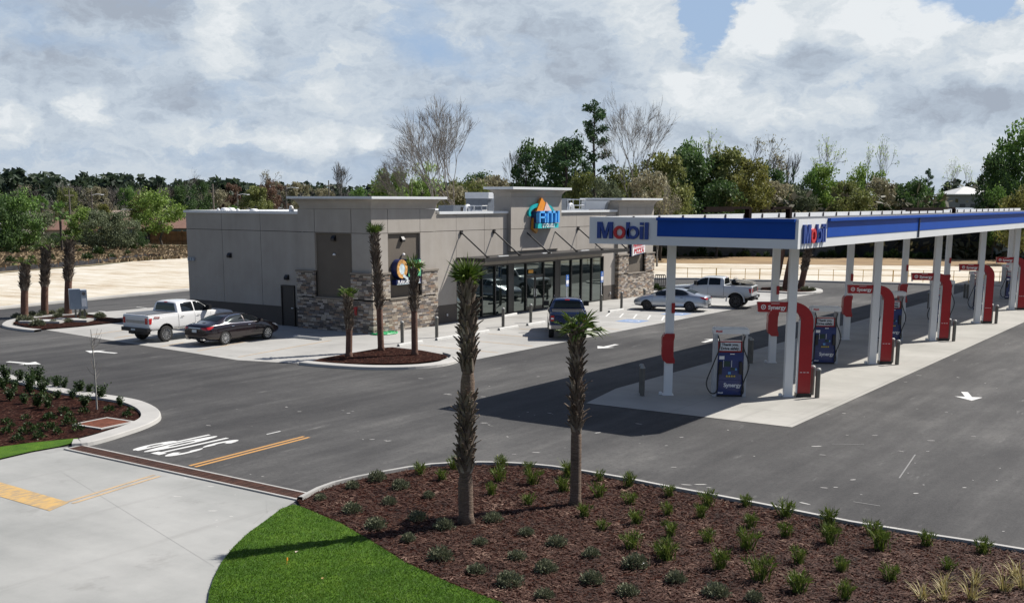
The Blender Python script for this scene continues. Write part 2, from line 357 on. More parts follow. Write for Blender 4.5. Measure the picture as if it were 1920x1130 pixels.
# pump island pad
pad = [(33.25, 12.11), (110, 12.11), (110, 20.4), (36.4, 20.2), (33.1, 19.55)]
sheet('pump_pad', pad, .012, MATS['concrete_pad'])
# foreground concrete driveway
drv = [(18.15, 18.55), (18.72, 27.95)]+gp([(110, 839), (60, 848), (0, 862), (-150, 905), (-420, 990)])+[(-12, 30), (-8, 8), (2, 8)]+gp([(392, 1135), (396, 1112), (405, 1085), (420, 1056), (440, 1030), (468, 1003), (500, 980), (530, 956), (546, 944)])
sheet('driveway', drv, .006, MATS['concrete_drive'])
# mulch beds and lawns
bedk = gp([(556, 940), (590, 922), (620, 911), (660, 901), (710, 891), (760, 882), (805, 876), (850, 873), (900, 872), (940, 872.5), (990, 875), (1040, 880), (1100, 889), (1170, 901), (1240, 915), (1320, 930), (1400, 945), (1500, 965), (1600, 985), (1680, 998), (1750, 1010), (1830, 1022), (1920, 1037), (2080, 1066), (2300, 1110)])
bed_line = [(565, 953), (640, 985), (700, 1020), (760, 1058), (845, 1098), (935, 1132), (1010, 1165)]
near = [(9, -6), (4, -2)]
sheet('mulch_bed', [tuple(p) for p in bedk]+near+[tuple(p) for p in reversed(gp(bed_line))], .05, MATS['mulch'])
lawn = gp([(550, 949)]+bed_line)+[(3, 2), (2, 7.9)]+gp([(389, 1140), (393, 1112), (402, 1085), (417, 1056), (437, 1030), (465, 1003), (497, 980), (527, 957)])
sheet('lawn', lawn, .054, MATS['turf'])
kerb('bed_kerb', [tuple(p) for p in bedk], .16, .13, -1)
lb_out = gp([(-300, 640), (-120, 678), (0, 703), (60, 717), (130, 735), (200, 745), (250, 753), (275, 760), (293, 769), (302, 779), (300, 789), (284, 799), (262, 808), (235, 817), (200, 828), (165, 836.5), (135, 839)])
lb_out = [tuple(p[:2]) for p in catmull([(x, y, 0) for x, y in lb_out], 3)]
lb_in = gp([(-300, 642), (0, 706), (130, 738), (250, 757), (270, 766), (275, 775), (268, 785), (243, 797), (190, 812), (150, 823)])
sheet('mulch_bed', lb_in+gp([(60, 832), (0, 840), (-300, 880)]), .05, MATS['mulch'])
sheet('lawn', gp([(150, 821), (60, 831), (0, 839), (-300, 878), (-300, 950), (0, 862), (60, 848), (111, 839), (135, 833)]), .046, MATS['turf'])
kerb('bed_kerb', lb_out, .62, .13, -1)
# planted island by the shop corner
isl_o = gp([(560, 684), (600, 688), (660, 692), (720, 693.5), (780, 692), (830, 687), (860, 679), (868, 670), (850, 664)])
isl_i = gp([(585, 679.5), (640, 683), (720, 684.5), (780, 683), (825, 677), (841, 671), (832, 667), (790, 659), (735, 653), (712, 655), (660, 664), (600, 674.5)])
isl_o = [tuple(p[:2]) for p in catmull([(x, y, 0) for x, y in isl_o], 4)]
sheet('mulch_bed', isl_i, .07, MATS['mulch'])
kerb('island_kerb', isl_o, .55, .13, 1)
# planted island at the left edge
li_o = gp([(150, 590), (60, 597), (18, 603), (3, 611), (10, 616), (40, 621), (64, 623)])
li_i = gp([(22, 605), (60, 598.5), (150, 591.5), (235, 600), (240, 603), (150, 613), (66, 620), (50, 614), (30, 609)])
sheet('mulch_bed', li_i, .07, MATS['mulch'])
kerb('island_kerb', [tuple(p[:2]) for p in catmull([(x, y, 0) for x, y in li_o], 4)], .5, .13, 1)
# planted island behind the canopy
ri_o = gp([(1420, 548), (1448, 549), (1490, 551.5), (1530, 550.5), (1543, 547), (1535, 543.5), (1505, 540), (1450, 538)])
ri_i = gp([(1425, 546), (1460, 547), (1495, 549), (1525, 547.5), (1528, 545.5), (1505, 541.5), (1450, 539.5), (1428, 540)])
sheet('mulch_bed', ri_i, .07, MATS['mulch'])
kerb('island_kerb', [tuple(p[:2]) for p in catmull([(x, y, 0) for x, y in ri_o], 4)], .5, .13, 1)
# painted marks
def strip(mb, a, b, wd, z=0):
    a = Vector(a[:2]); b = Vector(b[:2]); t = (b-a).normalized(); nn = Vector((-t.y, t.x))*wd/2
    mb.quad((*(a-nn), z), (*(b-nn), z), (*(b+nn), z), (*(a+nn), z))
def poly(mb, pts, z): mb.add([(p[0], p[1], z) for p in pts], [tuple(range(len(pts)))])
def struct(o): o['kind'] = 'structure'; return o
mb = MB()
for dy in (-.1, .12): strip(mb, (18.95, 23.3+dy), (23.4, 23.5+dy), .11, .006)
struct(mb.build('yellow_centre_line', yellow_paint))
mb = MB(); ya = g(298, 890); yb = g(130, 943)
for dy in (-.1, .12): strip(mb, (17.75, 23.22+dy), (14.9, 22.74+dy), .1, .012)
struct(mb.build('yellow_centre_line', faded_yellow))
mb = MB(); poly(mb, gp([(130, 942), (93, 958), (0, 931), (-200, 874), (-150, 862), (0, 904)]), .0125); struct(mb.build('yellow_stop_band', orange_band))
# STOP, tall letters read by a driver leaving towards the drain
def letter(mb, polys, x0, y0, wdt, hgt):
    for pl in polys: poly(mb, [(x0-hgt*py, y0+wdt*px_) for px_, py in pl], .0065)
def arc_poly(cx, cy, ro, ri, a0, a1, k=10, sy=1.):
    o = [(cx+ro*math.cos(a0+(a1-a0)*i/k), cy+ro*sy*math.sin(a0+(a1-a0)*i/k)) for i in range(k+1)]
    i_ = [(cx+ri*math.cos(a0+(a1-a0)*i/k), cy+ri*sy*math.sin(a0+(a1-a0)*i/k)) for i in range(k, -1, -1)]
    return [[o[j], o[j+1], i_[k-j-1], i_[k-j]] for j in range(k)]
mb = MB(); st = .26; LH = 2.62; LX = 21.92
def S_(): return arc_poly(.5, .755, .54, .17, R(20), R(268), 12, .46)+arc_poly(.5, .25, .54, .17, R(200), R(448), 12, .46)
def T_(): return [[(.0, .9), (1, .9), (1, 1), (0, 1)], [(.32, 0), (.68, 0), (.68, .9), (.32, .9)]]
def O_(): return arc_poly(.5, .5, .53, .2, 0, 2*PI, 20, .95)
def P_(): return [[(0, 0), (.33, 0), (.33, 1), (0, 1)]]+arc_poly(.45, .73, .57, .22, R(-90), R(90), 10, .5)+[[(.33, .445), (.45, .445), (.45, .62), (.33, .62)], [(.33, .84), (.45, .84), (.45, 1.015), (.33, 1.015)]]
for k, f in enumerate((S_, T_, O_, P_)): letter(mb, f(), LX, 24.66+k*.46, .37, LH)
struct(mb.build('stop_lettering', white_paint))
def arrow(cx, cy, ang, L=1.9, W=.95):
    c, q = math.cos(ang), math.sin(ang); mb = MB()
    for pl in ([(-L/2, -.12), (L*.08, -.12), (L*.08, .12), (-L/2, .12)], [(L*.08, -W/2), (L/2, 0), (L*.08, W/2)]):
        poly(mb, [(cx+x*c-y*q, cy+x*q+y*c) for x, y in pl], .0065)
    return struct(mb.build('lane_arrow', white_paint))
for (x, y, a) in ((47.0, 26.6, 180), (42.5, 8.9, 200), (52.2, 23.5, 0), (27.3, 44.3, -78), (31.4, 44.7, 100)): arrow(x, y, R(a))
mb = MB()
for a, b in (((446.8, 669.5), (560, 649)), ((560, 649), (621.3, 638)), ((370, 658), (480, 637)), ((300, 650), (345, 642)), ((170, 628), (232, 619)), ((215, 634), (250, 628))): strip(mb, g(*a), g(*b), .1, .0125)
for X in (42.0, 44.9, 47.8, 50.7, 53.6): strip(mb, (X, 29.6), (X, 34.3), .1, .0125)
struct(mb.build('stall_line', faded_yellow))
mb = MB()
for X in (56.5, 59.3, 61.6, 64.6, 67.0): strip(mb, (X, 29.5), (X, 34.3), .1, .0125)
for k in range(5): strip(mb, (59.3, 29.9+k*.95), (61.6, 30.9+k*.95), .11, .013)
for a, b in (((185, 583), (237, 587.5)), ((256, 575.5), (300, 580)), ((330, 569), (352, 571.5))): strip(mb, g(*a), g(*b), .12, .0065)
for a, b in (((500, 814), (526, 808)),): strip(mb, g(*a), g(*b), .06, .0062)
struct(mb.build('stall_line', white_paint))
mb = MB()
for a, b in (((1344, 589), (1430, 578)), ((1686, 896), (1716, 852)), ((1600, 940), (1650, 948)), ((1560, 832), (1620, 833))): strip(mb, g(*a), g(*b), .035, .0062)
struct(mb.build('chalk_line', paint_mat('chalk', (.20, .197, .19), 1.)))
mb = MB(); poly(mb, [(57.2, 30.4), (58.7, 30.4), (58.7, 31.9), (57.2, 31.9)], .0126); poly(mb, [(62.6, 30.2), (64.1, 30.2), (64.1, 31.7), (62.6, 31.7)], .0126)
struct(mb.build('accessible_bay_mark', blue_paint))
mb = MB()
for ox, oy in ((57.95, 31.15), (63.35, 30.95)):
    for pl in arc_poly(ox, oy-.1, .36, .27, R(150), R(400), 12): poly(mb, pl, .0165)
    poly(mb, [(ox-.06, oy-.05), (ox+.06, oy-.05), (ox+.06, oy+.35), (ox-.06, oy+.35)], .0165); poly(mb, [(ox+arc*.1, oy+.42+.1*s_) for arc, s_ in ((1, 0), (.5, .8), (-.5, .8), (-1, 0), (-.5, -.8), (.5, -.8))], .0166)
struct(mb.build('accessible_bay_symbol', white_paint))
mb = MB()   # chips and scrapes of pale dust are loose crumbs on the asphalt
for i in range(170):
    p = g(rnd.uniform(330, 1900), rnd.uniform(690, 1010)); 
    if p.y > 12 and 33 < p.x < 110 and p.y < 20.4: continue
    if p.y > 29 or p.x > 60: continue
    s_ = rnd.uniform(.01, .035)*(2 if rnd.random() < .1 else 1); e_ = rnd.uniform(1, 4.5); a = YAW-PI/2+rnd.gauss(0, .35); q = [(p.x+s_*e_*math.cos(k*PI/3)*math.cos(a)-s_*rnd.uniform(.5, 1)*math.sin(k*PI/3)*math.sin(a), p.y+s_*e_*math.cos(k*PI/3)*math.sin(a)+s_*math.sin(k*PI/3)*math.cos(a)) for k in range(6)]
    poly(mb, q, .0063)
tag(mb.build('dust_crumbs', M('dust', (.45, .44, .42), .9)), 'pale crumbs of dust and stone scattered on the asphalt', 'debris', kind='stuff')

# ------------------------------------------------------------------ the shop
def fxy(px, py, Y):
    d = _F+_r*((px-CX)/FPX)-_u*((py-CY)/FPX); t = Y/d.y; return t*d.x, CAMZ+t*d.z
def stucco_mat():
    m, n, b = mat_base('beige_stucco'); tc = n.new('ShaderNodeTexCoord').outputs['Object']; a = n.noise(tc, .7, 5, .6); st = n.noise(n.map(tc, (2.2, 2.2, .18)), 1.2, 5, .65); f = n.noise(tc, 40, 3)
    v = n.m('ADD', n.m('MULTIPLY', a, .7), n.m('MULTIPLY', st, .3)); c = n.ramp(v, [(.34, (.325, .298, .264)), (.5, (.36, .332, .296)), (.66, (.39, .362, .326))]); n.put(b.inputs['Base Color'], c); b.inputs['Roughness'].default_value = .88; b.inputs['Specular IOR Level'].default_value = .25; bump(n, b, f, .25, .01); return m
stucco = stucco_mat()
stucco_d = M('brown_stucco', (.125, .105, .083), .85, var=.08, scale=1., bmp=.25, bscale=40)
stucco_b = M('dark_base_stucco', (.085, .073, .063), .85, var=.1, scale=1.)
trim = M('taupe_trim', (.20, .175, .145), .8, var=.08, scale=1)
coping = M('white_metal_coping', (.66, .68, .69), .4, var=.04, scale=2)
joint = M('joint_shadow', (.05, .045, .04), .9, var=0)
membrane = M('roof_membrane', (.68, .69, .69), .6, var=.05, scale=.5)
black = M('black_frame', (.012, .012, .013), .35, var=0)
steel_d = M('dark_steel', (.035, .033, .032), .45, metal=.3, var=.1)
def stone_mat():
    m, n, b = mat_base('ledge_stone'); tc = n.new('ShaderNodeTexCoord').outputs['Object']; sp = n.new('ShaderNodeSeparateXYZ'); n.put(sp.inputs[0], tc)
    u = n.m('ADD', sp.outputs[0], sp.outputs[1]); z = n.m('DIVIDE', sp.outputs[2], .105); row = n.m('FLOOR', z)
    wn = n.new('ShaderNodeTexWhiteNoise', noise_dimensions='1D'); n.put(wn.inputs['W'], row); sh = wn.outputs[0]
    uu = n.m('DIVIDE', n.m('ADD', u, n.m('MULTIPLY', sh, 7.)), n.m('ADD', .24, n.m('MULTIPLY', sh, .22))); cell = n.m('FLOOR', uu)
    cb = n.new('ShaderNodeCombineXYZ'); n.put(cb.inputs[0], row); n.put(cb.inputs[1], cell); w2 = n.new('ShaderNodeTexWhiteNoise'); n.put(w2.inputs['Vector'], cb.outputs[0])
    c = n.ramp(w2.outputs[0], [(0., (.10, .085, .075)), (.18, (.24, .19, .145)), (.36, (.36, .30, .235)), (.5, (.17, .155, .15)), (.62, (.50, .44, .36)), (.76, (.30, .20, .135)), (.88, (.44, .40, .36)), (1., (.62, .57, .50))], 'CONSTANT')
    fz = n.m('FRACT', z); fu = n.m('FRACT', uu)
    ed = n.m('MAXIMUM', n.m('LESS_THAN', fz, .13), n.m('LESS_THAN', fu, .045))
    c = n.mix(n.m('MULTIPLY', n.rng(n.noise(tc, 9, 4), .3, .7), .35), c, (.2, .17, .14))
    c = n.mix(ed, c, (.035, .03, .027)); n.put(b.inputs['Base Color'], c); b.inputs['Roughness'].default_value = .85
    bump(n, b, n.m('MULTIPLY', n.m('SUBTRACT', 1., ed), n.m('ADD', .4, w2.outputs[0])), .8, .05); return m
stone = stone_mat()
def glass_mat(name, col, refl, rough=.02):
    m = bpy.data.materials.new(name); m.use_nodes = True; t = m.node_tree; t.nodes.clear(); n = N(t)
    o = n.new('ShaderNodeOutputMaterial'); gl = n.new('ShaderNodeBsdfGlossy'); gl.inputs['Roughness'].default_value = rough; gl.inputs[0].default_value = (.85, .97, .93, 1)
    df = n.new('ShaderNodeBsdfDiffuse'); df.inputs[0].default_value = (*col, 1); fr = n.new('ShaderNodeLayerWeight'); fr.inputs[0].default_value = .35
    mx = n.new('ShaderNodeMixShader'); n.put(mx.inputs[0], n.rng(fr.outputs[1], 0., 1., refl, refl*2+.16)); n.l.new(df.outputs[0], mx.inputs[1]); n.l.new(gl.outputs[0], mx.inputs[2]); n.l.new(mx.outputs[0], o.inputs[0]); MATS[name] = m
    return m
shopglass = glass_mat('tinted_shop_glass', (.008, .012, .012), .10)
carglass = glass_mat('car_glass', (.006, .007, .009), .03, .03)
shop = thing('shop_building', 'beige stucco convenience shop with stone corner piers and white coping', 'shop', (44, 39, 0))
OX, OY = 44.0, 39.0
def L(x, y): return x-OX, y-OY
def bxw(mb, x0, x1, y0, y1, z0, z1): mb.box(x0-OX, x1-OX, y0-OY, y1-OY, z0, z1)
def skin(mb, plane, pos, us, zs, openings=(), th=.07, gap=.014):
    "stucco panels with open joints, proud of a core wall"
    us = sorted(us); zs = sorted(zs)
    U = sorted(set(us) | {o[0] for o in openings} | {o[1] for o in openings}); Z = sorted(set(zs) | {o[2] for o in openings} | {o[3] for o in openings})
    for i in range(len(U)-1):
        for j in range(len(Z)-1):
            u0, u1, z0, z1 = U[i], U[i+1], Z[j], Z[j+1]; cu, cz = (u0+u1)/2, (z0+z1)/2
            if any(o[0] < cu < o[1] and o[2] < cz < o[3] for o in openings): continue
            a = gap if u0 in us and u0 != us[0] else 0; b = gap if u1 in us and u1 != us[-1] else 0
            c = gap if z0 in zs and z0 != zs[0] else 0; d = gap if z1 in zs and z1 != zs[-1] else 0
            if plane == 'f': bxw(mb, u0+a, u1-b, pos, pos+th, z0+c, z1-d)
            else: bxw(mb, pos, pos+th, u0+a, u1-b, z0+c, z1-d)
# cores (dark, only seen in the joints) and roof
mb = MB(); bxw(mb, 51.4, 51.6, 39.38, 39.7, 0, 6.2); bxw(mb, 49.4, 51.6, 39.381, 39.6, 0, 6.2); bxw(mb, 51.6, 68.7, 39.38, 39.6, 3.2, 6.2); bxw(mb, 68.7, 70.4, 39.38, 39.6, 0, 6.2)
bxw(mb, 44.33, 44.55, 44.4, 53.82, 0, 6.2); bxw(mb, 44.33, 75.6, 53.65, 53.83, 0, 6.2); bxw(mb, 75.4, 75.6, 41.6, 53.65, 0, 6.2)
each(mb, 'inner_wall', joint, shop)
mb = MB(); bxw(mb, 44.5, 75.4, 41.5, 53.66, 5.4, 5.6); bxw(mb, 49.5, 56.7, 39.6, 41.5, 5.4, 5.6); bxw(mb, 62.6, 70.3, 39.6, 41.5, 5.4, 5.6); each(mb, 'roof', membrane, shop)
mb = MB()
skin(mb, 'f', 39.3, [49.44, 51.57, 54.34, 56.75, 62.57, 64.9, 68.1, 70.34], [1.06, 5.25, 6.2], [(51.6, 68.7, 1.06, 3.15)])
skin(mb, 's', 44.25, [44.45, 47.6, 50.8, 53.9], [1.08, 5.25, 6.2], [(45.0, 46.02, 1.08, 2.29)])
skin(mb, 'f', 39.12, [44.07, 45.36, 48.06, 49.42], [3.2, 5.25, 6.5], [(45.37, 48.05, 3.2, 5.22)], .1)
skin(mb, 's', 44.07, [39.22, 40.54, 43.2, 44.45], [3.2, 5.25, 6.5], [(40.55, 43.19, 3.2, 5.22)], .1)
skin(mb, 'f', 39.12, [70.4, 71.7, 74.5, 75.78], [3.2, 5.25, 6.5], [(71.8, 74.42, 3.2, 5.22)], .1)
skin(mb, 'f', 39.04, [56.75, 62.57], [3.9, 5.25, 7.2], [], .1)
bxw(mb, 49.32, 49.42, 39.22, 44.3, 3.2, 6.5); bxw(mb, 70.4, 70.5, 39.22, 41.6, 3.2, 6.5); bxw(mb, 75.68, 75.78, 39.22, 41.6, 3.2, 6.5); bxw(mb, 70.5, 75.68, 41.5, 41.6, 5.0, 6.5)
bxw(mb, 44.17, 49.32, 44.2, 44.3, 5.0, 6.5); bxw(mb, 56.75, 56.85, 39.14, 40.3, 3.9, 7.2); bxw(mb, 62.47, 62.57, 39.14, 40.3, 3.9, 7.2); bxw(mb, 56.85, 62.47, 40.2, 40.3, 5.0, 7.2)
mb.build('stucco_wall', stucco, shop)
mb = MB()   # pier cores
bxw(mb, 44.2, 49.3, 39.3, 44.2, 0, 6.45); bxw(mb, 70.52, 75.66, 39.3, 41.5, 0, 6.45); bxw(mb, 56.87, 62.45, 39.2, 40.2, 6.25, 7.15); each(mb, 'inner_wall', joint, shop)
mb = MB(); skin(mb, 'f', 39.24, [45.37, 48.05], [1.8, 5.24], [], .05); skin(mb, 's', 44.19-.02, [40.55, 43.19], [1.8, 5.24], [], .02); skin(mb, 'f', 39.24, [71.8, 74.42], [1.8, 5.24], [], .05); each(mb, 'recessed_panel', stucco_d, shop)
mb = MB(); bxw(mb, 49.44, 51.6, 39.29, 39.37, 0, 1.06); bxw(mb, 68.7, 70.3, 39.29, 39.37, 0, 1.06); bxw(mb, 44.24, 44.32, 46.06, 53.91, 0, 1.08); bxw(mb, 44.24, 44.32, 44.5, 44.98, 0, 1.08); each(mb, 'wall_base', stucco_b, shop)
def pier_stone(x0, x1, r0, r1, side):
    mb = MB(); bxw(mb, x0, r0, 39.0, 39.12, 1.8, 3.1); bxw(mb, r1, x1, 39.0, 39.12, 1.8, 3.1); bxw(mb, x0, x1, 39.0, 39.12, 0, 1.72)
    if side: bxw(mb, 43.95, 44.07, 39.12, 40.55, 1.8, 3.1); bxw(mb, 43.95, 44.07, 43.19, 44.55, 1.8, 3.1); bxw(mb, 43.95, 44.07, 39.12, 44.55, 0, 1.72); bxw(mb, x1-.12, x1, 39.12, 39.3, 0, 3.1)
    else: bxw(mb, x0, x0+.1, 39.12, 39.36, 0, 3.1); bxw(mb, x1-.1, x1, 39.12, 41.6, 0, 3.1)
    mb.build('stone_pier', stone, shop)
pier_stone(43.95, 49.45, 45.37, 48.05, True); pier_stone(70.33, 75.86, 71.8, 74.42, False)
mb = MB()
for a, b in ((43.9, 45.37), (48.05, 49.5), (70.28, 71.8), (74.42, 75.9)): bxw(mb, a, b, 38.95, 39.16, 3.1, 3.2)
for a, b in ((45.3, 48.12), (71.73, 74.5)): bxw(mb, a, b, 38.96, 39.26, 1.72, 1.8)
bxw(mb, 43.9, 44.11, 39.16, 40.55, 3.1, 3.2); bxw(mb, 43.9, 44.11, 43.19, 44.6, 3.1, 3.2); bxw(mb, 43.92, 44.2, 40.5, 43.25, 1.72, 1.8); each(mb, 'stone_cap', trim, shop)
def cornice(x0, x1, y0, y1, z0, z1, off, cap=.13):
    prof = [(off*(1-math.cos(t)), z0+(z1-z0)*math.sin(t)) for t in [i*PI/2/7 for i in range(8)]]
    mb = MB(); vs = []; fs = []
    for o, z in prof: vs += [(x0-o-OX, y0-o-OY, z), (x1+o-OX, y0-o-OY, z), (x1+o-OX, y1+o-OY, z), (x0-o-OX, y1+o-OY, z)]
    for i in range(7):
        for k in range(4): a = i*4+k; b = i*4+(k+1) % 4; fs.append((a, b, b+4, a+4))
    fs += [(3, 2, 1, 0), (28, 29, 30, 31)]; mb.add(vs, fs); mb.build('cornice', stucco, shop, 60)
    mb = MB(); o = off+.03; bxw(mb, x0-o, x1+o, y0-o, y1+o, z1+.002, z1+cap); each(mb, 'coping', coping, shop)
cornice(44.07, 49.42, 39.12, 44.3, 6.51, 7.03, .45); cornice(70.4, 75.78, 39.12, 41.6, 6.51, 7.03, .45); cornice(56.75, 62.57, 39.04, 40.3, 7.21, 7.64, .45, .15)
mb = MB()
for a, b, c, d in ((49.9, 56.72, 39.2, 39.75), (62.6, 70.38, 39.2, 39.75), (44.15, 44.7, 44.33, 54.0), (44.7, 75.7, 53.5, 54.0), (75.2, 75.7, 42.1, 53.5)): bxw(mb, a, b, c, d, 6.2, 6.34)
each(mb, 'coping', coping, shop)
# white membrane carried up the return of the right pier, cut to the curve of its cornice
mb = MB(); prof = [(41.95, 6.36), (41.95, 6.98)]+[(39.55+.5*math.sin(i*PI/16), 6.98-.62*(1-math.cos(i*PI/16))) for i in range(9)]
mb.prism([(y-OY, z) for y, z in prof], 'x', 69.93-OX, 70.38-OX); mb.build('roof_flashing', membrane, shop)
# shopfront
xs = [51.62, 52.95, 54.2, 55.56, 57.0, 57.5, 58.97, 61.0, 62.4, 62.98, 64.44, 65.79, 67.19, 68.68]
fr = MB(); bxw(fr, 51.6, 68.7, 39.36, 39.5, 3.05, 3.18); bxw(fr, 51.6, 68.7, 39.36, 39.5, 0, .1)
for x in xs: bxw(fr, x-.05, x+.05, 39.34, 39.52, .1, 3.05)
bxw(fr, 57.05, 57.45, 39.35, 39.5, .1, 3.05); bxw(fr, 62.45, 62.93, 39.35, 39.5, .1, 3.05)
for a, b in ((58.97, 61.0),): bxw(fr, a, b, 39.36, 39.48, 2.2, 2.3)
front = fr.build('shopfront_frame', black, shop)
for i in range(len(xs)-1):
    if i in (4, 8): continue
    mb = MB(); bxw(mb, xs[i]+.05, xs[i+1]-.05, 39.43, 39.45, .1, 3.05); mb.build('window_pane', shopglass, front)
mb = MB(); bxw(mb, 59.0, 59.95, 39.385, 39.425, .1, 2.2); bxw(mb, 60.02, 60.97, 39.385, 39.425, .1, 2.2)
dr = each(mb, 'entrance_door', M('door_bronze', (.02, .02, .02), .3, var=0), shop)
mb = MB(); bxw(mb, 59.1, 59.85, 39.37, 39.384, .3, 2.1); bxw(mb, 60.12, 60.87, 39.37, 39.384, .3, 2.1); q = mb; [MB().add(*q.pc[i]).build('door_pane', shopglass, dr[i]) for i in (0, 1)]
mb = MB(); bxw(mb, 59.87, 59.9, 39.32, 39.35, .9, 1.4); bxw(mb, 60.07, 60.1, 39.32, 39.35, .9, 1.4); q = mb; [MB().add(*q.pc[i]).build('door_handle', coping, dr[i]) for i in (0, 1)]
mb = MB(); bxw(mb, 59.2, 59.75, 39.36, 39.368, 2.42, 2.62); mb.build('door_notice', M('amber_notice', (.7, .35, .05), .6, var=0), front)
# side door
mb = MB(); bxw(mb, 44.2, 44.24, 45.05, 45.97, 0, 2.22); sdr = mb.build('side_door', M('dark_door', (.025, .022, .022), .5, var=0), shop)
mb = MB(); bxw(mb, 44.15, 44.3, 44.99, 45.05, 0, 2.28); bxw(mb, 44.15, 44.3, 45.97, 46.03, 0, 2.28); bxw(mb, 44.15, 44.3, 45.05, 45.97, 2.22, 2.28); mb.build('door_frame', black, sdr)
mb = MB(); bxw(mb, 44.14, 44.2, 45.12, 45.24, 1.0, 1.05); mb.build('door_handle', coping, sdr)
# awning and its tie rods
mb = MB(); bxw(mb, 51.55, 68.65, 37.25, 37.35, 3.52, 3.74); bxw(mb, 51.55, 68.65, 37.35, 39.29, 3.66, 3.72); bxw(mb, 51.55, 51.65, 37.35, 39.29, 3.52, 3.66); bxw(mb, 68.55, 68.65, 37.35, 39.29, 3.52, 3.66)
for k in range(12): bxw(mb, 52.8+k*1.4, 52.86+k*1.4, 37.35, 39.29, 3.56, 3.66)
aw = mb.build('awning', steel_d, shop)
for k in range(6):
    x = 52.0+3.27*k-OX; mb = MB(); mb.tube([(x, .24, 5.13), (x, -1.62, 3.78)], .045, 6); mb.box(x-.09, x+.09, .2, .29, 5.02, 5.24); mb.box(x-.07, x+.07, -1.7, -1.55, 3.74, 3.84); mb.build('tie_rod', steel_d, aw)
mb = MB(); 
for x in (53.3, 58.0, 62.6): bxw(mb, x, x+1.0, 37.5, 37.62, 3.76, 3.80)
each(mb, 'light_bar', coping, aw)
def lamp(x, y, z, nx, ny):
    mb = MB(); t = (-ny, nx); pr = [(0, -.14), (.16, -.14), (.2, -.02), (.08, .14), (0, .14)]
    vs = [(x-OX+nx*a+t[0]*s*.12, y-OY+ny*a+t[1]*s*.12, z+b) for s in (-1, 1) for a, b in pr]; k = 5
    mb.add(vs, [tuple(range(k)), tuple(range(2*k-1, k-1, -1))]+[(i, (i+1) % k, k+(i+1) % k, k+i) for i in range(k)]); mb.build('wall_lamp', black, shop)
lamp(46.6, 39.24, 4.9, 0, -1); lamp(44.17, 41.85, 4.95, -1, 0); lamp(44.25, 50.17, 3.8, -1, 0); lamp(44.25, 45.55, 2.72, -1, 0); lamp(73.1, 39.24, 4.9, 0, -1)
mb = MB(); mb.lathe([(.0, 0), (.08, 0), (.09, .05), (.05, .1), (0, .11)], 10, (46.65-OX, .14, 4.05)); mb.lathe([(.0, 0), (.08, 0), (.09, .05), (.05, .1), (0, .11)], 10, (.12, 41.85-OY, 4.05)); each(mb, 'junction_cap', M('white_cap', (.8, .8, .8), .5, var=0), shop)
mb = MB()
for k in range(3): bxw(mb, 44.12, 44.25, 53.25+k*.2, 53.38+k*.2, 3.38, 3.58)
each(mb, 'wall_vent', M('vent_grey', (.3, .34, .38), .5, var=0), shop)
mb = MB()
for x in (50.6, 69.6): mb.lathe([(0, 0), (.05, 0), (.05, .12), (0, .14)], 8, (x-OX, .24, .42))
each(mb, 'hose_bib', coping, shop)
mb = MB(); bxw(mb, 43.83, 43.95, 40.1, 40.28, 1.25, 1.4); bxw(mb, 43.85, 43.95, 40.14, 40.24, .95, 1.25)
mb.build('fire_connection', M('red_cap', (.35, .03, .03), .5, var=0), shop)
# signs
teal = M('sign_teal', (.0, .36, .38), .4, var=.1); orange = M('sign_orange', (.80, .27, .02), .4, var=.12); pink = M('sign_pink', (.75, .48, .40), .4, var=.2)
cyan = M('sign_cyan', (.10, .42, .90), .3, var=.15); navy = M('sign_navy', (.012, .02, .10), .35, var=0); whites = M('sign_white', (.80, .80, .80), .5, var=.03)
sg = thing('wall_sign', None, None, (0, 0, 0)); sg.parent = shop; sg.location = (0, 0, 0)
def sgn_ring(mb, cx, cz, rx, rz, w_, a0, a1, y0, y1, k=22):
    for i in range(k):
        t0 = a0+(a1-a0)*i/k; t1 = a0+(a1-a0)*(i+1)/k
        q = [(cx+rx*math.cos(t0), cz+rz*math.sin(t0)), (cx+rx*math.cos(t1), cz+rz*math.sin(t1)), (cx+(rx-w_)*math.cos(t1), cz+(rz-w_)*math.sin(t1)), (cx+(rx-w_)*math.cos(t0), cz+(rz-w_)*math.sin(t0))]
        mb.prism(q, 'y', y0, y1)
X0 = -OX
mb = MB(); sgn_ring(mb, 59.95-OX, 6.2, 1.5, .62, .22, R(-20), R(200), -.14, -.02); mb.build('sign_ring', teal, sg)
mb = MB(); mb.prism([(59.2-OX, 6.3), (60.4-OX, 6.3), (60.35-OX, 6.75), (59.8-OX, 7.15), (59.45-OX, 6.65)], 'y', -.22, -.05); mb.build('sign_peak', orange, sg)
mb = MB(); mb.prism([(60.0-OX, 6.3), (60.95-OX, 6.3), (60.3-OX, 6.9)], 'y', -.26, -.2); mb.build('sign_peak', pink, sg)
mb = MB()
AX = 58.95-OX; zb, zt = 5.6, 6.33; d0, d1 = -.62, -.36; w_ = .13
for x, z0, z1, ww in ((AX, zb, zt-.12, w_), (AX+.62, zb, zt, w_), (AX+.92, zb, zt-.12, w_), (AX+1.4, zb, zt, w_), (AX+1.86, zb, zt, w_), (AX+2.18, zb, zt, w_+.04)): mb.box(x, x+ww, d0, d1, z0, z1)
mb.box(AX+.1, AX+.75, d0, d1, zt-.13, zt+.002); mb.box(AX+.1, AX+.7, d0, d1, 5.88, 6.0); mb.box(AX+1.02, AX+1.99, d0, d1, zt-.13, zt+.002); mb.build('sign_letters', cyan, sg)
mb = MB(); mb.box(AX-.02, AX+2.38, -.355, .0, 5.62, 6.3); mb.box(AX-.05, AX+2.4, -.28, .0, 5.25, 5.6); mb.build('sign_case', navy, sg)
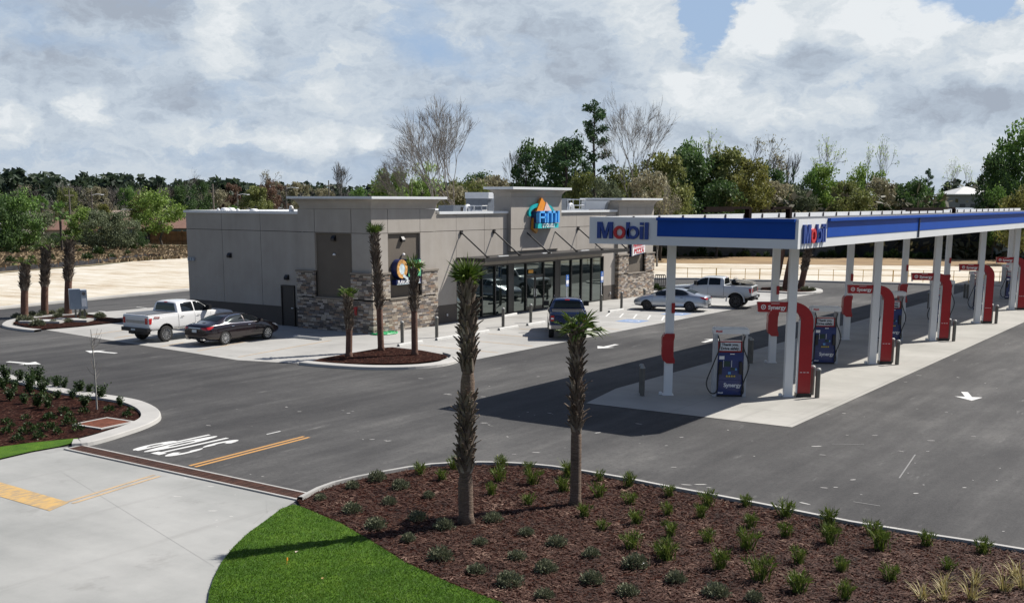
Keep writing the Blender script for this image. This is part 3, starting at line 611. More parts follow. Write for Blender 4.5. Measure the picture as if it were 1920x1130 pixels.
mb = MB(); mb.prism([(AX-.1, 5.2), (AX+.35, 4.95), (AX+.55, 5.25), (AX+.3, 5.75), (AX-.02, 5.9)], 'y', -.2, -.03); mb.build('sign_tail', M('sign_amber', (.50, .22, .02), .4, var=.2), sg)
mb = MB(); mb.box(AX, AX+2.42, -.5, -.29, 5.26, 5.56); mb.build('sign_bar', M('sign_aqua', (.02, .50, .52), .4, var=.05), sg)
mb = MB(); text_into(mb, 'STORES', .34, lambda x, y, d: (AX+1.2+x, -.505-d, 5.41+y), .02, .01, 1.25); mb.build('sign_letters', whites, sg)
sg2 = thing('wall_sign', None, None); sg2.parent = shop
mb = MB(); qx, qz = fxy(749, 504, 39.0); qx -= OX
mb.prism([(qx+.46*math.cos(t), qz+.52*math.sin(t)) for t in [i*PI/12 for i in range(24)]], 'y', -.16, .2); mb.box(qx+.52, qx+1.65, -.14, .2, qz-.5, qz+.5); mb.box(qx-.42, qx+1.65, -.14, .2, qz-.85, qz-.57); mb.build('sign_case', navy, sg2)
mb = MB(); sgn_ring(mb, qx, qz, .44, .5, .2, 0, 2*PI, -.2, -.165, 24); mb.build('sign_emblem', M('sign_salad', (.62, .33, .10), .5, var=.6, scale=7), sg2)
mb = MB(); mb.prism([(qx+.24*math.cos(t), qz+.3*math.sin(t)) for t in [i*PI/8 for i in range(16)]], 'y', -.19, -.165); mb.prism([(qx+.1, qz-.25), (qx+.5, qz-.5), (qx+.42, qz-.62), (qx+.02, qz-.4)], 'y', -.215, -.165)
mb.box(qx-.4, qx+1.6, -.17, -.141, qz-.83, qz-.8); mb.build('sign_plate', M('sign_pale', (.55, .66, .68), .5, var=.3, scale=6), sg2)
mb = MB(); mb.box(qx+.56, qx+1.6, -.18, -.141, qz-.44, qz+.44); mb.build('sign_tile', M('sign_green', (.12, .45, .22), .5, var=.5, scale=5), sg2)
mb = MB(); text_into(mb, 'DA', .62, lambda x, y, d: (qx+1.05+x, -.182-d, qz+.02+y), .02, .01); mb.build('sign_letters', M('sign_yellow', (.66, .60, .08), .5, var=0), sg2)
mb = MB(); text_into(mb, 'FLAVORFUL SUBS', .24, lambda x, y, d: (qx+.6+x, -.145-d, qz-.70+y), .02, .008); mb.build('sign_letters', whites, sg2)
sg3 = thing('wall_sign', None, None); sg3.parent = shop
nx, nz_ = 73.15-OX, 3.72
mb = MB(); mb.prism([(nx-.95, nz_-.7), (nx-.62, nz_-.62), (nx+.95, nz_-.5), (nx+.95, nz_+.35), (nx+.62, nz_+.62), (nx+.4, nz_+.95), (nx-.05, nz_+.85), (nx-.3, nz_+.98), (nx-.55, nz_+.8), (nx-.6, nz_+.35), (nx-.95, nz_+.3)], 'y', -.1, .0); mb.build('sign_board', whites, sg3)
mb = MB(); mb.prism([(nx-.9, nz_-.75), (nx+.9, nz_-.6), (nx+.9, nz_+.9), (nx-.9, nz_+.9)], 'y', .001, .2); mb.build('sign_case', navy, sg3)
mb = MB()
for s_, sz, zz, sp_ in (("Noble", .5, .58, 1.), ("Roman's", .52, .18, 1.), ("PIZZA", .46, -.35, 1.25)): text_into(mb, s_, sz, lambda x, y, d, zz=zz: (nx+x, -.104-d, nz_+zz+y+.05*x), .02, .012, sp_, 1.0)
mb.box(nx-.85, nx+.85, -.112, -.101, nz_-.1, nz_-.07); mb.build('sign_letters', M('sign_red', (.55, .03, .04), .5, var=0), sg3)
for q in (sg, sg2, sg3):
    q.empty_display_size = .1
tag(sg, 'round teal and orange logo sign with blue letters'); tag(sg2, 'food sign with a round emblem and green tile'); tag(sg3, 'white pizza sign with red lettering')
# things standing on the shop roof
def roofbox(name, label, cat, px0, px1, pyt, Y, dep, m, zb=5.6, extra=None, group=None):
    x0, zt = fxy(px0, pyt, Y); x1, _ = fxy(px1, pyt, Y); t = thing(name, label, cat, ((x0+x1)/2, Y+dep/2, zb), 0, group); w_ = (x1-x0)/2
    mb = MB(); mb.box(-w_, w_, -dep/2, dep/2, .12, zt-zb); mb.build('casing', m, t)
    mb = MB(); mb.box(-w_+.06, w_-.06, -dep/2+.06, dep/2-.06, 0, .12); mb.build('base_curb', membrane, t)
    if extra: extra(t, w_, dep, zt-zb)
    return t
galv = M('galvanised_grey', (.13, .15, .18), .45, metal=.2, var=.08); pale = M('pale_metal', (.62, .64, .66), .45, var=.05)
def ex_unit(t, w_, d, h):
    mb = MB(); mb.box(-w_-.1, -w_+.45, -d/2-.12, d/2, h-.28, h+.12); mb.box(-w_+.45, w_*.1, -d/2-.05, d/2, h+.01, h+.08); mb.build('hood', pale, t)
    mb = MB(); mb.box(w_*.25, w_*.55, -d/2-.01, -d/2, h*.48, h*.62); mb.build('warning_label', M('amber_notice'), t)
def ex_fan(t, w_, d, h):
    mb = MB(); mb.box(w_*.15, w_*.9, -d/2-.012, -d/2, h*.25, h*.9); mb.build('grille', black, t)
roofbox('rooftop_unit', 'tall grey rooftop air unit with white hood, left of the raised sign wall', 'air unit', 915, 941, 364, 43.0, 1.8, galv, extra=ex_unit)
roofbox('rooftop_unit', 'low grey condenser with black grille beside the white gooseneck pipe on the roof', 'air unit', 850, 874, 385, 43.5, 1.2, galv, extra=ex_fan)
roofbox('rooftop_unit', 'grey condenser unit on the roof right of the raised sign wall', 'air unit', 1053, 1070, 372, 43.5, 1.6, galv, extra=ex_fan)
def goose(px, pyt, Y, label):
    x, zt = fxy(px, pyt, Y); t = thing('gooseneck_pipe', label, 'pipe', (x, Y, 5.6)); h = zt-5.6; mb = MB(); r_ = .28
    mb.tube([(0, 0, 0), (0, 0, h-r_)]+[(-r_+r_*math.cos(a), 0, h-r_+r_*math.sin(a)) for a in [i*PI/8 for i in range(1, 9)]]+[(-2*r_, 0, h-r_-.12)], .11, 10); mb.build('pipe', pale, t, 40)
    mb = MB(); mb.lathe([(.0, 0), (.2, 0), (.17, .06), (0, .07)], 10); mb.build('flange', membrane, t)
goose(882, 386, 41.2, 'white gooseneck pipe on the roof beside the low condenser'); goose(1074, 383, 41.2, 'white gooseneck pipe on the roof beside the open hatch frame')
def hatch(px0, px1, pyt, Y, label):
    x0, zt = fxy(px0, pyt, Y); x1, _ = fxy(px1, pyt, Y); t = thing('hatch_frame', label, 'frame', ((x0+x1)/2, Y, 5.6)); w_ = (x1-x0)/2; h = zt-5.6
    mb = MB(); r_ = .035
    for sx in (-1, 1):
        for sy in (-.5, .5): mb.tube([(sx*w_, sy, 0), (sx*w_, sy, h)], r_, 6)
    for z in (h, h*.72, h*.45):
        for sy in (-.5, .5): mb.tube([(-w_, sy, z), (w_, sy, z)], r_, 6)
        for sx in (-1, 1): mb.tube([(sx*w_, -.5, z), (sx*w_, .5, z)], r_, 6)
    mb.build('rails', pale, t)
hatch(891, 901, 386, 42.0, 'pale metal hatch rail on the roof between pipe and tall air unit'); hatch(1076, 1086, 374, 42.0, 'pale tall hatch frame standing by the right gooseneck pipe')
def cap(px, pyt, Y, r_, label, grp='white vent caps along the left roof edge'):
    x, zt = fxy(px, pyt, Y); t = thing('roof_vent', label, 'vent', (x, Y, 5.6), 0, grp); h = zt-5.6
    mb = MB(); mb.lathe([(r_*.5, 0), (r_*.5, h*.6)], 10); mb.build('pipe', pale, t, 40); mb = MB(); mb.lathe([(r_*.5, h*.55), (r_, h*.6), (r_, h*.8), (r_*.7, h*.96), (0, h)], 12); mb.build('cap', M('white_cap'), t, 40)
cap(421, 389, 51.5, .28, 'white domed vent, left one of the close pair on the left roof'); cap(433, 389, 51.5, .3, 'white domed vent, right one of the close pair on the left roof'); cap(446, 391, 50.5, .12, 'smallest white vent right of the pair on the left roof')
cap(476, 391, 48.6, .3, 'single white domed vent midway along the left roof edge'); cap(546, 385, 45.2, .14, 'tall narrow white vent against the corner tower'); cap(409, 390, 52, .1, 'thin short white vent left of the pair on the left roof')
cap(944, 387, 41.0, .22, 'small white conical vent at the foot of the raised sign wall'); 

# ------------------------------------------------------------------ canopy over the pumps
cwhite = M('canopy_white', (.74, .75, .75), .4, var=.03, scale=.6); cblue = M('canopy_blue', (.006, .066, .36), .5, var=.08, scale=.5, spec=.15); cdark = M('canopy_roof_dark', (.05, .035, .032), .7, var=.2)
X0c, X1c, Y0c, Y1c, ZB, ZT = 34.37, 112.0, 12.63, 20.27, 5.5, 6.43
can = thing('station_canopy', 'long flat fuel station canopy with blue and white fascia on white columns', 'canopy', (X0c, Y0c, 0)); Lc, Wc = X1c-X0c, Y1c-Y0c
mb = MB(); mb.box(.1, Lc-.1, .1, Wc-.1, ZB+.05, ZB+.12); mb.build('soffit', M('soffit_white', (.7, .7, .7), .5, var=.02), can)
mb = MB(); mb.box(.1, Lc-.1, .1, Wc-.1, 6.10, 6.20)
for k in range(16): mb.box(.15, Lc-.15, .3+k*.46, .36+k*.46, 6.20, 6.235)
mb.build('roof_deck', M('deck_grey', (.16, .165, .18), .5, var=.25, scale=.4), can)
mb = MB(); mb.box(0, .1, 0, Wc, ZB, 5.8); mb.box(.1, Lc, 0, .1, ZB, 5.8); mb.box(.1, Lc, Wc-.1, Wc, ZB, 5.8); mb.box(0, .1, 4.97, Wc, 5.8, ZT); mb.box(.1, 2.7, 0, .1, 5.8, ZT); mb.box(0, .1, 0, .1, 5.8, ZT)
mb.box(.1, Lc, Wc-.1, Wc, 5.8, ZT); mb.build('fascia', cwhite, can)
mb = MB(); mb.box(-.015, .1, .1, 4.965, 5.805, 6.34); mb.box(2.705, Lc, -.015, .1, 5.805, 6.34); mb.box(-.11, .1, .1, 4.965, 6.342, ZT+.01); mb.box(2.705, Lc, -.11, .1, 6.342, ZT+.01); mb.build('blue_band', cblue, can)
mb = MB()
for k in range(36): mb.box(.9+k*2.1, .98+k*2.1, Wc-.15, Wc-.1, 6.2, ZT-.01)
for k in range(6): mb.box(.1, .17, 1.0+k*1.1, 1.07+k*1.1, 6.2, ZT-.02)
mb.box(.1, Lc, .1, .16, 6.2, 6.4); mb.build('stud_row', cdark, can)
mb = MB()
for X in (48.4,): mb.box(X-X0c, X-X0c+.02, -.073, -.0, 5.52, 6.42)
mb.build('fascia_seam', M('seam_grey', (.12, .13, .16), .6, var=0), can)
def mobil(place, cap_h, total, sc_=1.):
    "the fascia lettering from straight bars and rings; place(u, v, d)"
    bl, rd = MB(), MB(); bb, bi, bll = MB(), MB(), MB()
    def pr(mb, pts):
        k = len(pts); mb.add([place(u, v, 0) for u, v in pts]+[place(u, v, 1) for u, v in pts], [tuple(range(k)), tuple(range(2*k-1, k-1, -1))]+[(i, (i+1) % k, k+(i+1) % k, k+i) for i in range(k)])
    def ring(mb, cx, cy, rx, ry, w_):
        for i in range(24):
            a, b = i*PI/12, (i+1)*PI/12
            pr(mb, [(cx+rx*math.cos(a), cy+ry*math.sin(a)), (cx+rx*math.cos(b), cy+ry*math.sin(b)), (cx+(rx-w_)*math.cos(b), cy+(ry-w_)*math.sin(b)), (cx+(rx-w_)*math.cos(a), cy+(ry-w_)*math.sin(a))])
    h = cap_h; u = total/2.0
    pr(bl, [(0, 0), (.13*u, 0), (.13*u, h), (0, h)]); pr(bl, [(.48*u, 0), (.61*u, 0), (.61*u, h), (.48*u, h)])
    pr(bl, [(.13*u, h), (.25*u, 0), (.305*u, 0), (.305*u, h*.3), (.19*u, h)][0:0] or [(.13*u, h), (.13*u, h*.72), (.25*u, 0), (.305*u, 0), (.305*u, h*.32), (.18*u, h)])
    pr(bl, [(.48*u, h), (.43*u, h), (.305*u, h*.32), (.305*u, 0), (.36*u, 0), (.48*u, h*.72)])
    ring(rd, .875*u, h*.385, .225*u, h*.395, .1*u)
    pr(bb, [(1.14*u, 0), (1.26*u, 0), (1.26*u, h), (1.14*u, h)]); ring(bb, 1.4*u, h*.385, .225*u, h*.395, .1*u)
    pr(bi, [(1.67*u, 0), (1.79*u, 0), (1.79*u, h*.76), (1.67*u, h*.76)]); pr(bi, [(1.67*u, h*.84), (1.79*u, h*.84), (1.79*u, h), (1.67*u, h)]); pr(bll, [(1.86*u, 0), (1.98*u, 0), (1.98*u, h), (1.86*u, h)])
    return (bl, bb, bi, bll), rd
lb = M('letter_blue', (.006, .045, .26), .35, var=0); lr = M('letter_red', (.55, .01, .02), .35, var=0)
a, b = mobil(lambda u, v, d: (-.002-.07*d, (19.92-Y0c)-u, 5.69+v), .57, 2.02); [q.build('sign_letter', lb, can) for q in a]; b.build('sign_letter', lr, can)
a, b = mobil(lambda u, v, d: (.35+u, -.002-.07*d, 5.66+v), .6, 2.09); [q.build('sign_letter', lb, can) for q in a]; b.build('sign_letter', lr, can)
ROWS = [(37.47+10.13*k, 16.15) for k in range(7)]; RZ = R(-58.5)
for k, (rx, ry) in enumerate(ROWS):
    for s_ in (-1, 1):
        mb = MB(); c, q = math.cos(RZ), math.sin(RZ); cx, cy = rx+s_*2.17*c-X0c, ry+s_*2.17*q-Y0c
        mb.box(cx-.15, cx+.15, cy-.15, cy+.15, .02, ZB+.04, RZ, (cx, cy)); mb.box(cx-.2, cx+.2, cy-.2, cy+.2, .013, .035, RZ, (cx, cy)); mb.lathe([(.0, 0), (.07, 0), (.07, .09), (0, .12)], 8, (cx-.26*c, cy-.26*q, .013)); mb.build('column', cwhite, can)
# brown steel frames lying on the canopy roof
def roof_frame(px0, px1, pyt, Y, label):
    x0, zt = fxy(px0, pyt, Y); x1, _ = fxy(px1, pyt, Y); t = thing('steel_frame', label, 'steel frame', (x0, Y, 6.235)); h = zt-6.235; L_ = x1-x0
    br = M('brown_steel', (.012, .007, .006), .95, var=.3, spec=.05); mb = MB(); mb.box(0, L_, -.06, .06, h-.10, h); mb.box(L_*.3, L_, .7, .8, h-.22, h-.12); mb.build('beam', br, t)
    mb = MB(); mb.box(L_-.3, L_, -.1, .1, 0, h-.10); mb.build('post', br, t)
roof_frame(1322, 1406, 388, 19.0, 'long brown steel frame on the canopy roof near its blue end'); roof_frame(1447, 1482, 388, 18.5, 'short brown boxy frame on the canopy roof above the corner panel'); roof_frame(1690, 1790, 390, 18.5, 'low brown frame on the canopy roof at the far right')

# ------------------------------------------------------------------ fuel pumps, red arches and bollards
pblue = M('pump_blue', (.006, .026, .145), .35, var=.05, coat=.2); pgrey = M('pump_grey', (.42, .44, .46), .45, var=.04); pred = M('arch_red', (.36, .008, .012), .38, var=.06, coat=.15)
rubber = M('black_rubber', (.012, .012, .012), .5, var=0)
def make_pump():
    t = thing('fuel_pump', '', 'fuel pump')
    mb = MB(); mb.box(-.44, .5, -.28, .28, .08, 1.62); mb.box(-.42, .48, -.31, .31, .1, .62); mb.box(-.40, .46, -.3, .3, .82, 1.55); cab = mb.build('cabinet', pblue, t)
    for sgn in (-1, 1):
        y = sgn*.312
        mb = MB(); text_into(mb, 'Synergy', .2, lambda x, z, d, y=y, sgn=sgn: (.12-x*sgn, y+sgn*d, .44+z), .01, .006)
        mb.build('lettering', whites, cab)
        if sgn < 0: mb = MB(); text_into(mb, 'Mobil', .08, lambda x, z, d, y=y: (-.3+x, y-d, .16+z), .01, .003); mb.build('lettering', whites, cab)
        mb = MB(); mb.box(-.2, .02, y-.006, y+.006, 1.12, 1.32); mb.box(.04, .2, y-.006, y+.006, .98, 1.08); each(mb, 'screen', M('pump_screen', (.02, .05, .045), .2, var=0), cab)
        mb = MB(); mb.box(-.23, -.215, y-.008, y+.008, 1.1, 1.34); mb.box(.06, .075, y-.008, y+.008, 1.1, 1.34); mb.box(-.38, -.2, y-.007, y+.007, 1.38, 1.5); mb.box(0, .16, y-.008, y+.008, 1.56, 1.59); each(mb, 'marking', whites, cab)
        mb = MB()
        for k in range(4): mb.box(-.12+k*.09, -.06+k*.09, y-.008, y+.008, .74, .8)
        each(mb, 'grade_button', M('button_yellow', (.55, .42, .05), .5, var=0), cab)
        mb = MB(); mb.box(-.05, .05, y-.008, y+.008, .84, .93); mb.box(.2, .26, y-.009, y+.009, .98, 1.06); each(mb, 'marking', M('tag_blue', (.1, .3, .6), .5, var=0), cab)
    for s_ in (-1, 1):
        mb = MB(); mb.box(s_*.53+.03-.06, s_*.53+.03+.06, -.3, .3, .013, 2.3); mb.build('side_post', pgrey, t)
    mb = MB(); mb.box(-.6, .66, -.32, .32, 2.3, 2.47); mb.box(-.56, .62, -.28, .28, 2.47, 2.5); hd = mb.build('header', cwhite, t)
    mb = MB(); text_into(mb, 'Mobil', .1, lambda x, z, d: (-.42+x, -.322-d, 2.39+z), .006, .004); mb.build('lettering', lr, hd)
    mb = MB(); mb.box(-.42, .44, -.2, .2, 1.6, 2.02); tp = mb.build('topper', pred, t)
    mb = MB(); mb.box(-.37, .39, -.206, .206, 1.68, 1.98); mb.build('topper_panel', M('topper_pale', (.62, .66, .70), .5, var=0), tp)
    for sg_ in (-1, 1):
        mb = MB()
        for s_, zz in (('Thank you.', 1.90), ('Drive safely.', 1.76)): text_into(mb, s_, .135, lambda x, z, d, zz=zz: (.01-x*sg_, sg_*(.208+d), zz+z), .006, .005)
        mb.build('lettering', M('letter_black', (.02, .03, .05), .5, var=0), tp)
    mb = MB(); mb.box(-.42, .48, -.27, .27, .013, .08); mb.build('plinth', rubber, t)
    for s_ in (-1, 1):
        mb = MB(); x = s_*.5+.03
        mb.tube(catmull([(x-s_*.02, -.33, 2.24), (x-s_*.08, -.4, 1.85), (x+s_*.14, -.42, 1.2), (x+s_*.36 if s_ < 0 else x-.04, -.45, .55), (x+s_*.2 if s_ < 0 else x-.1, -.45, .18), (x-s_*.02, -.4, .22), (x-s_*.06, -.36, .7), (x-s_*.1, -.36, 1.25)], 5), .024, 6); mb.build('hose', rubber, t, 40)
        mb = MB(); mb.box(x-s_*.14-.05, x-s_*.14+.05, -.4, -.3, .85, 1.3); mb.build('nozzle', rubber, t)
    return t
pump0 = make_pump()
PL = ['nearest fuel pump, blue cabinet fully in view between the first two white columns', 'second blue fuel pump from the camera, partly behind the nearest red arch', 'third blue fuel pump, half hidden behind a white column and red arch', 'fourth blue fuel pump, seen just left of its column with a hose loop', 'fifth fuel pump, blue cabinet behind the fourth red arch', 'sixth blue fuel pump in the shade near the right picture edge']
for k in range(6):
    o = pump0 if k == 0 else dup(pump0, (0, 0, 0)); o.location = (ROWS[k][0], ROWS[k][1], 0); o.rotation_euler.z = RZ; o['label'] = PL[k]; o['group'] = 'fuel pumps under the canopy'
def make_arch():
    t = thing('red_arch', '', 'arch')
    outer = [(2.95, .14), (2.95, 2.73)]+[(2.25+.7*math.cos(a), 2.73+.7*math.sin(a)) for a in [i*PI/20 for i in range(1, 11)]]+[(2.32, 3.43)]
    inner = [(2.32, 3.09)]+[(2.25+.25*math.cos(a), 2.80+.29*math.sin(a)) for a in [PI/2-i*PI/16 for i in range(1, 9)]]+[(2.5, .14)]
    mb = MB(); mb.prism(outer[:-1]+[(2.32, 3.43)]+inner, 'y', -.14, .14); leg = mb.build('ribbon', pred, t)
    mb = MB(); mb.prism([(x, z) for x, z in ((2.49, .14), (2.49, 2.8), (2.465, 2.8), (2.465, .14))], 'y', -.13, .13); mb.build('edge_trim', pale, leg)
    mb = MB(); mb.box(2.46, 2.99, -.2, .2, .013, .14); mb.build('foot', rubber, t)
    mb = MB(); mb.prism([(.93, 3.44), (2.02, 3.44), (1.98, 3.08), (.97, 3.08)], 'y', -.1, .1); sgp = mb.build('sign_panel', pred, t)
    mb = MB(); text_into(mb, 'Synergy', .2, lambda x, z, d: (1.63+x, -.101-d, 3.24+z), .008, .006); 
    for pl in arc_poly(1.15, 3.26, .09, .06, 0, 2*PI, 12): mb.prism(pl, 'y', -.108, -.1)
    mb.prism([(1.15+.03*math.cos(i*PI/3), 3.26+.03*math.sin(i*PI/3)) for i in range(6)], 'y', -.108, -.1); mb.box(1.42, 1.72, -.108, -.1, 3.38, 3.395)
    mb.build('lettering', whites, sgp)
    mb = MB(); 
    for x in (2.6, 2.72, 2.84): mb.box(x-.045, x+.03, -.146, -.14, .9, .92)
    mb.build('lettering', whites, leg)
    mb = MB(); mb.box(.93, 1.0, -.085, -.0, 3.02, 3.08); mb.build('bracket', cwhite, sgp)
    return t
arch0 = make_arch()
AL = ['nearest red arch with its full sign panel beside the corner column', 'second red arch, its sign panel reaching left past the second column', 'third red arch in the row, black foot beside a bollard', 'fourth red arch in the row, sign above a pump header', 'fifth red arch, smaller, with hardly legible sign', 'farthest red arch sign cut by the right picture edge']
for k in range(6):
    o = arch0 if k == 0 else dup(arch0, (0, 0, 0)); o.location = (ROWS[k][0], ROWS[k][1], 0); o.rotation_euler.z = RZ; o['label'] = AL[k]; o['group'] = 'red arches beside the right columns'
def make_wrap():
    t = thing('red_column_wrap', '', 'wrap')
    mb = MB(); P = [(-1.99, 2.28), (-1.99, 2.14), (-2.02, 2.02), (-2.02, 1.46), (-1.97, 1.34), (-1.97, 1.2), (-2.26, 1.2), (-2.40, 1.32), (-2.44, 1.5), (-2.44, 2.1), (-2.38, 2.24), (-2.30, 2.28)]
    mb.prism(P, 'y', -.22, -.155); mb.prism(P, 'y', .155, .22); mb.prism([(-2.44, 1.5), (-2.44, 2.1), (-2.38, 2.24), (-2.33, 2.24), (-2.33, 1.3), (-2.40, 1.32)], 'y', -.155, .155); mb.build('shell', pred, t)
    mb = MB(); mb.box(-2.13, -2.03, -.19, -.152, 3.02, 3.38); mb.box(-2.03, -2.01, -.19, .1, 3.02, 3.38); mb.build('number_flag', pred, t)
    return t
wr0 = make_wrap()
WL = ['nearest dark red wrap on the front left white column', 'dark red wrap on the column right below the first sign panel', 'dark red wrap on the third left column, top curling over', 'small red wrap behind the second arch', 'small red wrap seen above a pump header', 'red wrap on the sixth left column, mostly hidden']
for k in range(6):
    o = wr0 if k == 0 else dup(wr0, (0, 0, 0)); o.location = (ROWS[k][0], ROWS[k][1], 0); o.rotation_euler.z = RZ; o['label'] = WL[k]; o['group'] = 'red wraps on the left columns'
bsteel = M('bollard_steel', (.14, .135, .12), .5, metal=.35, var=.15, scale=3)
def make_bollard(h=1.08, r_=.085):
    t = thing('bollard', '', 'bollard'); mb = MB(); mb.lathe([(r_, .0), (r_, h-.06)], 14); mb.build('post', bsteel, t, 40)
    mb = MB(); mb.lathe([(r_+.012, h-.075), (r_+.012, h-.04), (r_*.8, h), (0, h+.02)], 14); mb.build('cap', M('bollard_cap', (.33, .33, .31), .5, var=.1), t, 40); return t
bo = make_bollard(); first = [True]
def bollard(x, y, label, group):
    global bo
    if first[0]: o = bo; first[0] = False
    else: o = dup(bo, (0, 0, 0))
    o.location = (x, y, .012); o['label'] = label; o['group'] = group; return o
SHB = [(754, 643, 'steel bollard left of the stone pier palm, first in the row before the shop'), (821, 633, 'steel bollard right of the third corner palm, at the stone pier end'), (942, 613, 'steel bollard before the shop windows, left of a pair'), (996, 605, 'steel bollard before the shop windows, just left of the blue truck'),
       (1165, 578, 'steel bollard at the right end of the shop windows'), (1204, 571, 'steel bollard before the right stone pier behind the silver car')]
for x, y, l in SHB: p = g(x, y); bollard(p.x, 35.5, l, 'bollards in front of the shop')
for k in range(6):
    rx, ry = ROWS[k]; c, q = math.cos(RZ), math.sin(RZ)
    w_ = ['nearest', 'second', 'third', 'fourth', 'fifth', 'sixth'][k]
    for s_, side in ((-1, 'left'), (1, 'right')):
        for j, (a, yy) in enumerate(((3.18, -.28), (3.12, .35)) if s_ > 0 else ((3.12, -.3), (3.12, .3))):
            x, y = rx+s_*a*c-yy*q, ry+s_*a*q+yy*c
            bollard(x, y, '%s bollard of the pair at the %s end of the %s pump row' % (('front', 'rear')[j], side, w_), 'bollard pairs guarding the pump rows')
# accessible parking signs
sblue = M('sign_blue', (.02, .12, .42), .4, var=0)
def ada(X, label):
    t = thing('parking_sign', label, 'sign', (X, 35.5, .012), 0, 'accessible parking signs')
    mb = MB(); mb.lathe([(.09, 0), (.09, 1.05), (.05, 1.09), (0, 1.1)], 12); mb.build('base_post', bsteel, t, 40); mb = MB(); mb.lathe([(.028, 1.05), (.028, 2.55)], 8); mb.build('pole', pale, t)
    mb = MB(); mb.box(-.16, .16, -.045, -.03, 1.85, 2.55); p = mb.build('plate', sblue, t); mb = MB(); mb.box(-.135, .135, -.05, -.046, 2.0, 2.24); mb.build('panel', whites, p)
    mb = MB()
    for pl in arc_poly(.0, 2.38, .07, .05, R(150), R(400), 8): mb.prism(pl, 'y', -.05, -.046)
    mb.box(-.015, .015, -.05, -.046, 2.38, 2.46); mb.box(-.02, .02, -.05, -.046, 2.475, 2.51); mb.box(-.1, .1, -.05, -.046, 1.9, 1.94); mb.build('symbol', whites, p)
ada(57.6, 'blue and white accessible parking sign rising behind the blue truck'); ada(61.8, 'blue and white accessible parking sign right of the blue truck')
# wheel stops
cst = M('wheel_stop', (.50, .50, .48), .8, var=.08)
def wstop(x, y, rz, label):
    t = thing('wheel_stop', label, 'wheel stop', (x, y, .013), rz, 'concrete wheel stops'); mb = MB(); mb.prism([(-.09, 0), (.09, 0), (.07, .1), (.04, .13), (-.04, .13), (-.07, .1)], 'x', -.9, .9); mb.build('block', cst, t)
    mb = MB(); mb.prism([(-.075, .01), (.075, .01), (.05, .09), (-.05, .09)], 'x', -.905, -.9); mb.build('end_shade', M('stop_shadow', (.16, .16, .16), .9, var=0), t)  # thin darker plate on one end, shade put into its colour
for a, b, l in (((745, 650), (796, 643), 'concrete wheel stop between the second and third corner palms'), ((812, 640), (872, 631), 'concrete wheel stop right of the third corner palm'), ((878, 630), (925, 622), 'concrete wheel stop left behind the tallest foreground palm'), ((938, 620), (976, 614), 'concrete wheel stop before the window bollard'), ((994, 611), (1024, 606), 'concrete wheel stop left of the blue truck'), ((1141, 587), (1170, 581), 'concrete wheel stop below the right sign bollard')):
    p = (g(*a)+g(*b))/2; wstop(p.x, 34.75, 0, l)
p = (g(548, 632)+g(606, 639))/2; wstop(p.x, p.y, R(92), 'concrete wheel stop in the shop shadow beside the corner')
wstop(56.0, 38.6, R(8), 'small concrete stop lying close to the shop entrance')
# coiled green hose at the corner
t = thing('garden_hose', 'green garden hose coiled on the slab at the stone corner', 'hose', tuple(g(722, 625.5)[:2])+(.03,))
mb = MB(); pts = []
for i in range(120): a = i*.42; r_ = .5+.28*math.sin(i*.11); pts.append((r_*math.cos(a)*1.1-.1, r_*math.sin(a)*.8, .01+.05*(i/120)))
mb.tube(pts, .022, 5); mb.build('coil', M('hose_green', (.02, .42, .14), .4, var=0), t)

